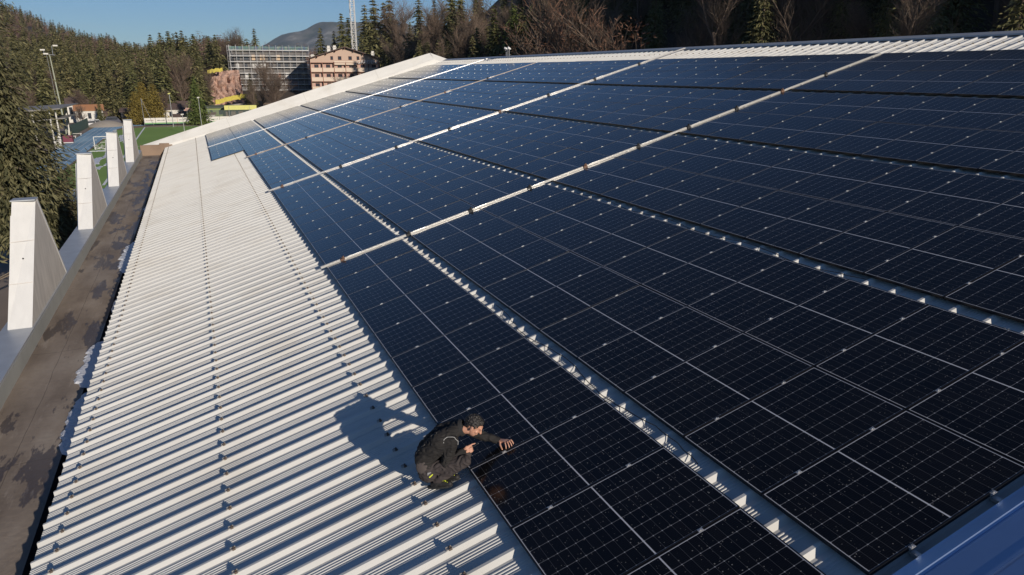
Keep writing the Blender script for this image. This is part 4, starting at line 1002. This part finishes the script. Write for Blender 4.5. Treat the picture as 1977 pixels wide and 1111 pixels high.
for lv in range(5):
    z0 = 15.35-3.06*(lv+1)
    for c in range(6):
        x0 = -HW+c*cw
        b = MB(); b.box(x0+.10, -1.15, z0-.15, x0+cw-.10, -1.05, z0+.98); b.box(x0+.10, -1.15, z0-.30, x0+cw-.10, -.01, z0-.16); b.box(x0+.02, -1.25, z0+.99, x0+cw-.02, -1.0, z0+1.08)
        b.build('balcony', PLANK, ht)
        fr = MB(); fr.box(x0+cw/2-.72, -.05, z0, x0+cw/2+.72, -.004, z0+2.15); f_ = fr.build('window', REDW, ht)
        g_ = MB()
        g_.box(x0+cw/2-.62, -.08, z0+.05, x0+cw/2-.03, -.055, z0+2.05); g_.box(x0+cw/2+.03, -.08, z0+.05, x0+cw/2+.62, -.055, z0+2.05); g_.build('pane', WIN, f_)
        sh = MB()
        for s_ in (-1, 1): sh = MB(); sh.box(x0+cw/2+s_*1.0-.26, -.09, z0+.05, x0+cw/2+s_*1.0+.26, -.006, z0+2.1); sh.build('shutter', SHUT, f_)
    b = MB(); b.box(-HW-.1, -1.22, z0+2.62, HW+.1, -.012, z0+2.76); b.build('cornice', REDW, ht)
b = MB()
for c in range(7): xx = -HW+c*cw; b.box(xx-.11, -1.2, .3, xx+.11, -.012, 15.0)
b.build('posts', REDW, ht)['kind'] = 'stuff'
for cx, zz, ww in ((-4.4, 15.9, .45), (-1.75, 15.9, .6), (1.75, 15.9, .6), (4.4, 15.9, .45)):
    b = MB(); b.box(cx-ww, -.05, zz, cx+ww, -.004, zz+1.25); f_ = b.build('window', REDW, ht); b = MB(); b.box(cx-ww+.08, -.08, zz+.08, cx+ww-.08, -.055, zz+1.15); b.build('pane', WIN, f_)
for x0, x1 in ((-3.7, .05), (.15, 3.9)):
    b = MB(); b.box(x0, -1.15, 14.45, x1, -1.05, 15.55); b.box(x0, -1.15, 14.3, x1, -.01, 14.44); b.build('balcony', PLANK, ht)
for k in range(5):
    b = MB(); b.box(-HW-.05, 4, 1.5+3.06*k, -HW-.004, 5.2, 3.2+3.06*k); b.build('side_window', WIN, ht)
cu = bpy.data.curves.new('sign', 'FONT'); cu.body = 'GARDEN'; cu.size = 1.55; cu.extrude = .06; cu.space_character = 1.12
to = bpy.data.objects.new('sign', cu); COL.objects.link(to); bpy.context.view_layer.update()
me = bpy.data.meshes.new_from_object(to.evaluated_get(bpy.context.evaluated_depsgraph_get())); bpy.data.objects.remove(to)
me.materials.clear(); me.materials.append(M['white']); so_ = link('sign_letters', me, ht); so_.location = (3.9, -1.25, 14.75); so_.rotation_euler = (math.pi/2, 0, 0)
# scaffolded block
x, y, a = frame_at(523, 282, R(-3)); SW = 13.6; SZ = -8.2; NL = 10; LH = 2.02
sc_ = empty('scaffolded_building', (x, y, SZ), a); tag(sc_, 'long block under construction wrapped in silver scaffolding on every floor', 'building')
b = MB(); b.box(-SW+1.2, 1.6, 0, SW-1.0, 13, 19.0); b.build('wall', flat('raw_blockwork', (0.15, 0.135, 0.12), 0.9, var=0.35, scale=0.5), sc_)
b = MB(); b.box(-SW+1.0, 1.3, 19.0, SW-.8, 13.3, 19.25); b.build('roof_slab', flat('slab', (0.3, 0.3, 0.3), 0.9), sc_)
rr = random.Random(12)
mats_ = [flat('insulation_board', (0.62, 0.45, 0.28), 0.8), flat('white_board', (0.66, 0.65, 0.62), 0.8), flat('brick_infill', (0.32, 0.16, 0.10), 0.85, var=.2), WIN]
for lv in range(6):
    for c in range(9):
        x0 = -SW+1.7+c*2.78; z0 = .9+3.05*lv; w_ = rr.uniform(1.0, 1.9)
        if lv == 5: m_ = mats_[0] if c in (2, 3, 5) else mats_[3]
        else: m_ = mats_[rr.choice([1, 3, 3, 3, 2, 1])]
        b = MB(); b.box(x0, 1.54-.02*rr.random(), z0, x0+w_, 1.597, z0+1.9); b.build('wall_opening' if m_ is WIN else 'wall_panel', m_, sc_)
for lv in range(NL+1):
    z = 19.6-1.96*lv
    if z < .1: break
    b = MB(); b.box(-SW, -.05, z-.10, SW, .75, z+.02); b.build('scaffold_deck', flat('scaffold_deck%d' % lv, (0.62, 0.62, 0.60), 0.5, 0.2, var=.2), sc_)
    b = MB()
    for zz in (.55, 1.0): b.tube((-SW, -.08, z+zz), (SW, -.08, z+zz), .05, n=5)
    b.box(-SW, -.1, z, SW, -.07, z+.16)
    b.build('guard_rail', M['steel'], sc_)
for k in range(13):
    xx = -SW+2*SW*k/12; b = MB(); b.tube((xx, -.06, -.4), (xx, -.06, 21.4), .06, n=5); b.tube((xx, .72, -.4), (xx, .72, 21.4), .055, n=5); b.build('upright', M['steel'], sc_)
for k in range(6):
    b = MB(); z = 1.0+3.9*(k % 5); b.tube((-SW, 0, z), (-SW+2.26, 0, z+1.9), .045, n=5); b.tube((-SW, 3+k, z), (-SW, 4.5+k, z+1.9), .045, n=5); b.build('brace', M['steel'], sc_)
b = MB()
for lv in range(NL): b.box(-SW-.75, -.05, 19.5-1.96*lv, -SW-.02, 12, 19.57-1.96*lv)
for yy in (0, 2.5, 5, 7.5, 10, 12):
    for xx in (-SW-.7, -SW-.06): b.tube((xx, yy, -.4), (xx, yy, 21.3), .055, n=5)
b.build('end_scaffold', M['steel'], sc_)
b = MB(); b.box(-SW, .80, 19.7, SW, .83, 20.9); nt_ = NT('safety_net'); b.build('safety_net', nt_.out(nt_.ramp(nt_.noise(nt_.obj((.6, 1, .3)), 1.3, 2), [(.4, (.06, .11, .20)), (.55, (.10, .22, .17)), (.7, (.35, .34, .3))]), .8), sc_)
# crane
x, y = polar(686, 276); cz = gh(x, y); CR = 13
cr_ = empty('tower_crane', (x, y, cz)); tag(cr_, 'white lattice mast of a tower crane rising behind the hotel roof', 'crane')
b = MB(); wd = .75
for sx, sy in ((-1, -1), (1, -1), (1, 1), (-1, 1)): b.tube((sx*wd, sy*wd, 0), (sx*wd, sy*wd, 52), .11, n=5)
for k in range(35):
    z = k*1.5
    for (a0, b0), (a1, b1) in (((-1, -1), (1, -1)), ((1, -1), (1, 1)), ((1, 1), (-1, 1)), ((-1, 1), (-1, -1))):
        if k % 2: a0, b0, a1, b1 = a1, b1, a0, b0
        b.tube((a0*wd, b0*wd, z), (a1*wd, b1*wd, z+1.5), .06, n=4); b.tube((a0*wd, b0*wd, z), (a1*wd, b1*wd, z), .05, n=4)
b.build('mast', flat('crane_white', (0.62, 0.61, 0.58), 0.5, var=.1), cr_)
b = MB(); b.box(-1.3, -1.3, -1, 1.3, 1.3, .3); b.build('base', M['steel'], cr_)
JZ = 50.5; hx, hy = polar(631, 262); jd = Vector((hx-x, hy-y, 0)); jl = jd.length+4; jd.normalize(); jq = Vector((-jd.y, jd.x, 0))
b = MB()
for o_, zz in ((.5, 0), (-.5, 0), (0, 1.3)): b.tube(jq*o_+Vector((0, 0, JZ+zz))-jd*10, jq*o_+Vector((0, 0, JZ+zz))+jd*jl, .08, n=5)
b.build('jib', M['white'], cr_)
b = MB(); hk = Vector((hx-x, hy-y, 0)); b.tube(hk+Vector((0, 0, JZ)), hk+Vector((0, 0, 29.0-cz)), .035, n=4); b.build('hoist_rope', M['dark'], cr_)
b = MB(); b.tube(hk+Vector((0, 0, 28.9-cz)), hk+Vector((0, 0, 28.1-cz)), .5, .35, n=8); b.tube(hk+Vector((0, 0, 28.1-cz)), hk+Vector((0, 0, 27.3-cz)), .08, n=5); b.build('hook_block', flat('hook_red', (0.5, 0.05, 0.04), 0.5), cr_)
# bank of pink rock with yellow netting beside the scaffolding
def bank():
    rk = NT('pink_rock'); n1 = rk.noise(rk.obj(), 0.9, 8, .7); rk.bump(n1, .9, .4)
    m_ = rk.out(rk.ramp(n1, [(.3, (.17, .10, .075)), (.5, (.42, .27, .21)), (.7, (.55, .38, .30))]), .95)
    V = []; F = []; n, m = 26, 22
    for j in range(m+1):
        for i in range(n+1):
            pxl = 386+i*(74/n)+(1-j/m)*4; t = j/m; D = 258+10*t+4*noise.noise(Vector((i*.5, j*.3, 2))); xx, yy = polar(pxl, D)
            zb = ztop(pxl, 206, D)
            top = ztop(pxl, float(np.interp(pxl, [385, 395, 405, 415, 440, 470], [175, 158, 146, 140, 136, 136]))+3*noise.noise(Vector((i*.7, 0, 5))), D); z = zb+(top-zb)*t
            k = noise.fractal(Vector((xx*.35, yy*.35, z*.35)), 1.0, 2.1, 5)*1.1
            V.append((xx, yy+k, z))
    for j in range(m):
        for i in range(n): q = j*(n+1)+i; F.append((q, q+1, q+n+2, q+n+1))
    for j in range(m+1):     # body behind the face
        for i in (0, n): pass
    tag(link('rock_slope', npmesh('rock_slope', V, F, m_)), kind='structure')
bank()
yn = flat('yellow_net', (0.50, 0.42, 0.07), 0.8, var=.35, scale=2)
def strip(pp, D, hgt, lb):
    b = MB()
    for (p0, y0), (p1, y1) in zip(pp[:-1], pp[1:]):
        n = 6
        for i in range(n):
            a0, a1 = p0+(p1-p0)*i/n, p0+(p1-p0)*(i+1)/n; q0, q1 = y0+(y1-y0)*i/n, y0+(y1-y0)*(i+1)/n
            j0 = noise.noise(Vector((a0*.6, D, 0)))*.5; j1 = noise.noise(Vector((a1*.6, D, 0)))*.5
            P0, P1 = polar(a0, D), polar(a1, D); z0, z1 = ztop(a0, q0, D)+j0, ztop(a1, q1, D)+j1
            b.hexa([(P0[0], P0[1], z0-hgt), (P1[0], P1[1], z1-hgt), (P1[0], P1[1]+.5, z1-hgt), (P0[0], P0[1]+.5, z0-hgt), (P0[0], P0[1], z0), (P1[0], P1[1], z1), (P1[0], P1[1]+.4, z1), (P0[0], P0[1]+.4, z0)])
    tag(b.build('safety_fence', yn), lb, 'fence')
strip([(398, 136), (412, 133), (428, 131)], 262, 1.1, 'short yellow safety netting fence along the top of the pink rock slope')
strip([(407, 194), (430, 188), (452, 184), (473, 181)], 250, 1.35, 'long yellow safety netting fence at the foot of the pink rock slope')
b = MB(); P0, P1 = polar(415, 249), polar(500, 249); b.hexa([(P0[0], P0[1], -9), (P1[0], P1[1], -9), (P1[0], P1[1]+.5, -9), (P0[0], P0[1]+.5, -9), (P0[0], P0[1], -6.3), (P1[0], P1[1], -4.9), (P1[0], P1[1]+.5, -4.9), (P0[0], P0[1]+.5, -6.3)])
tag(b.build('retaining_wall', flat('old_concrete', (0.30, 0.27, 0.24), .9, var=.3, scale=.8)), 'grey concrete retaining wall under the yellow netting', 'wall')
# village houses and huts
def house(pxl, D, w_, d_, h_, rh, wall, roof, label, name='house', yaw=0, z=None, over=.4, wins=3, cat='house'):
    x, y, a = frame_at(pxl, D, yaw); z = gh(x, y) if z is None else z
    e = empty(name, (x, y, z), a); tag(e, label, cat)
    b = MB(); b.poly([(-w_/2, 0, -.3), (w_/2, 0, -.3), (w_/2, 0, h_), (-w_/2, 0, h_), (-w_/2, d_, -.3), (w_/2, d_, -.3), (w_/2, d_, h_), (-w_/2, d_, h_), (-w_/2, d_/2, h_+rh), (w_/2, d_/2, h_+rh)],
                     [(0, 1, 2, 3), (5, 4, 7, 6), (4, 0, 3, 8, 7), (1, 5, 6, 9, 2)]); b.build('wall', wall, e)
    b = MB()
    for s_ in (0, 1):
        y0 = -over if s_ == 0 else d_+over; z0 = h_-over*rh/(d_/2)
        b.hexa([(-w_/2-over, y0, z0+.02), (w_/2+over, y0, z0+.02), (w_/2+over, d_/2, h_+rh+.02), (-w_/2-over, d_/2, h_+rh+.02), (-w_/2-over, y0, z0+.18), (w_/2+over, y0, z0+.18), (w_/2+over, d_/2, h_+rh+.2), (-w_/2-over, d_/2, h_+rh+.2)])
    b.build('roof', roof, e)
    for k in range(wins):
        cx = -w_/2+w_*(k+.5)/wins; b = MB(); b.box(cx-.4, -.04, h_*.38, cx+.4, -.004, h_*.80); b.build('window', WIN, e)
    b = MB(); b.box(w_/2-1.3, -.05, 0, w_/2-.5, -.005, min(2.1, h_*.75)); b.build('door', REDW, e)
    return e
ORG = flat('orange_roof', (0.40, 0.19, 0.09), .8, var=.15); BRK = flat('brick_orange_wall', (0.45, 0.22, 0.13), .85, var=.15)
house(170, 228, 6.5, 6, 3.6, 1.2, WALLW, ORG, 'white house with an orange roof beyond the end of the running track', wins=3)
house(149, 236, 5.0, 5, 5.2, 1.5, WALLW, ROOFM, 'small white house partly hidden left of the orange roofed one')
house(215, 236, 9.0, 5, 2.4, 1.0, flat('dark_timber', (0.09, 0.06, 0.05), .85), ROOFM, 'low dark timber shed beside the dark conifer behind the track', name='shed', cat='shed')
house(268, 232, 9.5, 5, 2.8, .8, flat('black_boards', (0.035, 0.035, 0.04), .8), ROOFM, 'black shed under the yellowish conifers', name='shed', cat='shed')
house(328, 229, 7.0, 5, 3.4, 1.2, WALLW, ROOFM, 'white house with dark windows right of the yellowish conifers')
house(351, 233, 5.5, 5, 3.8, 1.4, flat('rosy_wall', (0.42, 0.26, 0.22), .85), ROOFM, 'pinkish small house left of the bright green spruce')
house(344, 219, 2.6, 2.5, 1.7, .6, BRK, ROOFM, 'tiny orange brick hut behind the advertising boards', name='hut', wins=1, cat='hut')
house(366, 224, 4.0, 3, 2.2, .6, flat('tan_hut', (0.28, 0.17, 0.12), .85), ROOFM, 'small brown hut beneath the bright green spruce', name='hut', wins=1, cat='hut')
house(403, 220, 2.6, 2.4, 2.2, .3, flat('red_white_kiosk', (0.66, 0.62, 0.6), .8), REDW, 'little white and red kiosk right of the bright green spruce', name='kiosk', wins=1, cat='kiosk')
house(424, 236, 7.5, 5, 3.2, .5, flat('green_wall', (0.22, 0.27, 0.10), .85), flat('green_roof', (.10, .12, .09), .8), 'low green walled pavilion below the yellow netting', name='pavilion', cat='pavilion')
YEL = flat('yellow_fascia', (0.60, 0.58, 0.18), .7)
e = house(464, 233, 8.6, 5, 3.0, .4, flat('dim_wall', (0.20, 0.15, 0.12), .85), ROOFM, 'bar building with a long pale yellow fascia beside the gable coping', name='bar_building', wins=4, cat='building')
b = MB(); b.box(-4.5, -1.5, 2.7, 4.5, -1.4, 3.9); b.box(-4.5, -1.5, 3.9, 4.5, 0, 4.0); b.build('fascia', YEL, e)
b = MB(); b.box(-1, -2.2, 0, 1.5, -1.7, 1.3); b.build('counter', WALLW, e)
house(640, 300, 12, 8, 6, 3, WALLW, ROOFM, 'far house half hidden between scaffolding and hotel', wins=3)
# white vans and cars
def car(pxl, D, col, label, L=4.2, H=1.5, cat='car', yaw=0, name='parked_car'):
    x, y, a = frame_at(pxl, D, yaw); e = empty(name, (x, y, gh(x, y)), a); tag(e, label, cat, None)
    m_ = flat('paint_'+label[:8].replace(' ', '_'), col, .3, .1); b = MB()
    pr_ = [(-L/2, .3), (-L/2, .85), (-L*.30, H*.62), (-L*.18, H), (L*.28, H), (L*.42, H*.62), (L/2, .8), (L/2, .3)]
    n = len(pr_); vs = [(p, -.85, q) for p, q in pr_]+[(p, .85, q) for p, q in pr_]
    b.poly(vs, [(i, (i+1) % n, n+(i+1) % n, n+i)[::-1] for i in range(n)]+[tuple(range(n)), tuple(reversed(range(n, 2*n)))]); b.build('body', m_, e)
    b = MB(); b.box(-L*.22, -.87, H*.62, L*.33, -.853, H*.92); b.build('side_window', WIN, e)
    for sx in (-.32, .32):
        b = MB(); b.tube((sx*L, -.9, .32), (sx*L, -.7, .32), .32, n=14); b.build('wheel', M['dark'], e)
car(176, 221, (.6, .6, .6), 'silver car parked near the white house behind the track')
car(164, 217, (.62, .62, .64), 'white car parked left of the gravel heap', yaw=.4)
car(210, 222, (.05, .05, .07), 'dark van parked beside the dark timber shed', L=4.8, H=2.1, cat='van', name='parked_van')
car(480, 226, (.62, .62, .6), 'white van in front of the yellow fascia bar', L=4.6, H=1.9, cat='van', name='parked_van')
car(378, 220, (.08, .09, .1), 'dark car parked below the bright green spruce')
# gravel heap, box hedge stones
x, y = polar(205, 217, 240); V = []; F = []
for j in range(9):
    for i in range(20): a = 2*math.pi*i/20; r_ = j/8; V.append((x+math.cos(a)*4.8*r_, y+math.sin(a)*6*r_, GZ+1.5*(1-r_*r_)+.15*noise.noise(Vector((i, j, 0)))-.1))
for j in range(8):
    for i in range(20): F.append((j*20+i, (j+1)*20+i, (j+1)*20+(i+1) % 20, j*20+(i+1) % 20))
tag(link('gravel_heap', npmesh('gravel_heap', V, F, flat('sand_grey', (.36, .32, .27), .95, var=.15, scale=.8)), None, True), 'low grey gravel heap at the far end of the blue track', 'heap')
# advertising boards: one thing per board
cols = [(.28, .2, .2), (.05, .05, .06), (.35, .3, .3), (.12, .12, .12), (.3, .12, .14), (.4, .4, .42), (.2, .3, .25), (.3, .3, .33), (.15, .2, .3)]
for k in range(10):
    x0 = -14.5+2.62*k; e = empty('advertising_board', (x0, 197.2+.02*k, GZ)); tag(e, f'{ORD[k+1]} white advertising board from the left along the far pitch edge', 'board', 'advertising boards along the pitch')
    b = MB(); b.box(0, 0, .75, 2.54, .05, 1.95); b.build('panel', WALLW, e)
    b = MB(); b.box(0, -.012, .42, 2.54, .062, .748); b.build('green_base', flat('board_green', (.16, .34, .14), .7), e)
    b = MB(); rr = random.Random(k); xx = .35
    while xx < 2.1: w_ = rr.uniform(.08, .2); hh = rr.uniform(.1, .26); b.box(xx, -.012, 1.2, xx+w_, -.002, 1.2+hh); xx += w_+rr.uniform(.03, .1)
    b.build('lettering', flat('board_ink%d' % k, cols[k % 9], .7), e)
for k in range(6):
    x0 = -14.55+5.24*k; e = empty('net_post', (x0, 197.0, GZ)); tag(e, f'{ORD[k+1]} slim grey post from the left of the ball fence above the boards', 'post', 'posts of the ball fence')
    b = MB(); b.tube((0, 0, 0), (0, 0, (4.6 if k else 7.0)), .05, n=6); b.build('pole', M['steel'], e)
    if k == 0: b = MB(); b.tube((0, 0, 6.9), (2.1, 0, .1), .035, n=5); b.build('stay', M['steel'], e)
nt_ = NT('green_mesh_net'); lw = nt_.n('BsdfTransparent'); mxs = nt_.n('MixShader'); mxs.inputs[0].default_value = .35; outp = nt_.t.nodes['Material Output']; nt_.b.inputs['Base Color'].default_value = (.05, .08, .07, 1)
nt_.l(lw.outputs[0], mxs.inputs[1]); nt_.l(nt_.b.outputs[0], mxs.inputs[2]); nt_.l(mxs.outputs[0], outp.inputs['Surface'])
b = MB(); b.box(-2, 198.5, GZ, 26, 198.53, GZ+3.6); tag(b.build('windbreak_net', nt_.m), 'dark green mesh windbreak behind the advertising boards', 'net')
def lamp(pxl, D, h_, label, head=True, y=None):
    x, yy = polar(pxl, D, 215); e = empty('street_lamp', (x, yy, gh(x, yy))); tag(e, label, 'lamp')
    b = MB(); b.tube((0, 0, 0), (0, 0, h_), .09, .06, n=8); b.build('pole', M['steel'], e)
    b = MB(); b.tube((-.3, 0, h_), (.3, 0, h_+.1), .18, .12, n=8); b.build('lamp_head', YEL if head else WALLW, e)
lamp(331, 205, 8.2, 'tall grey lamp post with a yellow head behind the advertising boards')
lamp(386, 203, 7.2, 'grey lamp post in front of the bright green spruce', False)
lamp(351, 182, 4.2, 'short grey pole standing on the near side of the advertising boards', False)
# tall floodlight mast
x, y = polar(119, 190, 205); mz = gh(x, y); e = empty('floodlight_mast', (x, y, mz)); tag(e, 'very tall slim floodlight mast above the grandstand roof', 'mast')
b = MB(); b.tube((0, 0, 0), (-.55, 0, 7.6-mz), .20, .10, n=8); b.build('pole', flat('mast_grey_green', (.33, .35, .27), .6), e)
b = MB(); b.tube((-1.6, 0, 7.7-mz), (.5, 0, 7.5-mz), .09, n=6); b.tube((-1.5, 0, 7.7-mz), (-1.5, 0, 8.6-mz), .07, n=6); b.tube((.1, 0, 7.6-mz), (.15, 0, 9.4-mz), .07, n=6); b.tube((-1.1, 0, 7.5-mz), (-.75, 0, -3-mz), .035, n=5); b.build('crossarm', M['alu'], e)
for q in ((-1.6, 8.6), (.9, 9.5), (-1.1, 7.8)):
    b = MB(); b.box(q[0]-.55, -.15, q[1]-.18-mz, q[0]+.35, .15, q[1]+.10-mz); b.build('floodlight', WALLW, e)
# grandstand
e = empty('grandstand', (-29.0, 148, GZ)); tag(e, 'small grandstand with a tilted grey canopy on thin columns beside the track', 'grandstand')
cn = flat('canopy_grey', (.24, .23, .22), .8, var=.15)
b = MB(); b.hexa([(-6, -8, 6.3), (4.3, -8, 7.0), (4.3, 16, 7.0), (-6, 16, 6.3), (-6, -8, 6.6), (4.3, -8, 7.15), (4.3, 16, 7.15), (-6, 16, 6.6)]); b.build('canopy', cn, e)
b = MB(); b.hexa([(-6, -6, 4.4), (4.6, -6, 5.2), (4.6, 8, 5.2), (-6, 8, 4.4), (-6, -6, 4.6), (4.6, -6, 5.35), (4.6, 8, 5.35), (-6, 8, 4.6)]); b.build('lower_canopy', cn, e)
for k, (xx, yy) in enumerate(((2.2, -6), (3.2, -6), (2.2, 0), (3.2, 6), (-.5, -6), (2.2, 12))):
    b = MB(); b.tube((xx, yy, 0), (xx, yy, 6.6), .13, n=8); b.build('column', WALLW, e)
b = MB()
for k in range(5): b.box(-5+1.5*k, -7, 0, -3.5+1.5*k, 14, 3.2-.6*k)
b.build('terrace', M['felt'], e)
b = MB()
for k in range(7): b.tube((2.8+.12*k, -8, .1+.3*k), (2.8+.12*k, -8, 1.1+.3*k), .03, n=4)
b.tube((2.8, -8, 1.1), (3.6, -8, 3.0), .04, n=5); b.box(2.5, -8.4, 0, 3.6, -7.2, 1.3); b.build('stair', WALLW, e)
b = MB(); b.box(-27.5, 163, GZ, -27.44, 198, GZ+2.3); tag(b.build('mesh_fence', flat('green_fence', (.07, .12, .10), .8, var=.3)), 'dark green mesh fence running beside the track beyond the grandstand', 'fence')
e = empty('crash_mat', (-25.6, 150.5, GZ)); tag(e, 'dark red padded mat trolley standing at the track edge', 'mat'); b = MB(); b.box(-.9, -.8, .3, .7, .8, 1.5); b.build('pad', flat('maroon', (.16, .03, .06), .7), e); b = MB(); b.box(-.95, -.85, .1, .75, .85, .28); b.build('trolley', M['steel'], e)
for k, (xx, yy) in enumerate(((-26.9, 157), (-27.0, 163), (-26.8, 170), (-26.9, 152))):
    e = empty('bench', (xx, yy, GZ)); tag(e, f'{ORD[k+1]} white bench along the brown verge left of the track', 'bench', 'white benches beside the track')
    b = MB(); b.box(-1.1, -.2, .42, 1.1, .2, .5); b.build('seat', WALLW, e)
    for s_ in (-.9, .9): b = MB(); b.box(s_-.06, -.2, 0, s_+.06, .2, .418); b.build('leg', M['steel'], e)
# goal
e = empty('football_goal', (-18.5, 134.4, GZ), R(8)); tag(e, 'small white football goal heaped with a folded net on the pitch', 'goal')
b = MB()
for a_, c_ in (((-1, 0, 0), (-1, 0, 2.3)), ((1.1, 0, 0), (1.1, 0, 2.3)), ((-1, 0, 2.3), (1.1, 0, 2.3)), ((-1, 1.4, 0), (-1, .5, 2.25)), ((1.1, 1.4, 0), (1.1, .5, 2.25)), ((-1, 1.4, 0), (1.1, 1.4, 0)), ((-1, 0, 0), (-1, 1.4, 0)), ((1.1, 0, 0), (1.1, 1.4, 0))): b.tube(a_, c_, .06, n=6)
b.build('posts', M['white'], e)
b = MB(); rr = random.Random(8)
for k in range(60): a_ = rr.uniform(-.9, 1.0); z_ = abs(rr.gauss(0, .45)); b.tube((a_, .5+rr.gauss(0, .3), z_), (a_+rr.gauss(0, .35), .5+rr.gauss(0, .4), max(.05, z_+rr.gauss(0, .3))), .025, n=3)
b.build('net', M['white'], e)['kind'] = 'stuff'

# ------------------------------------------------------------------ valley air
hz = bpy.data.materials.new('haze_air'); hz.use_nodes = True; ht2 = hz.node_tree; ht2.nodes.remove(ht2.nodes['Principled BSDF'])
pv = ht2.nodes.new('ShaderNodeVolumePrincipled'); pv.inputs['Color'].default_value = (.55, .74, 1.0, 1); pv.inputs['Density'].default_value = .000055; pv.inputs['Anisotropy'].default_value = 0.0
ht2.links.new(pv.outputs[0], ht2.nodes['Material Output'].inputs['Volume'])
b = MB(); b.box(-2600, -700, -18, 4000, 6200, 420); tag(b.build('haze', hz), kind='stuff')
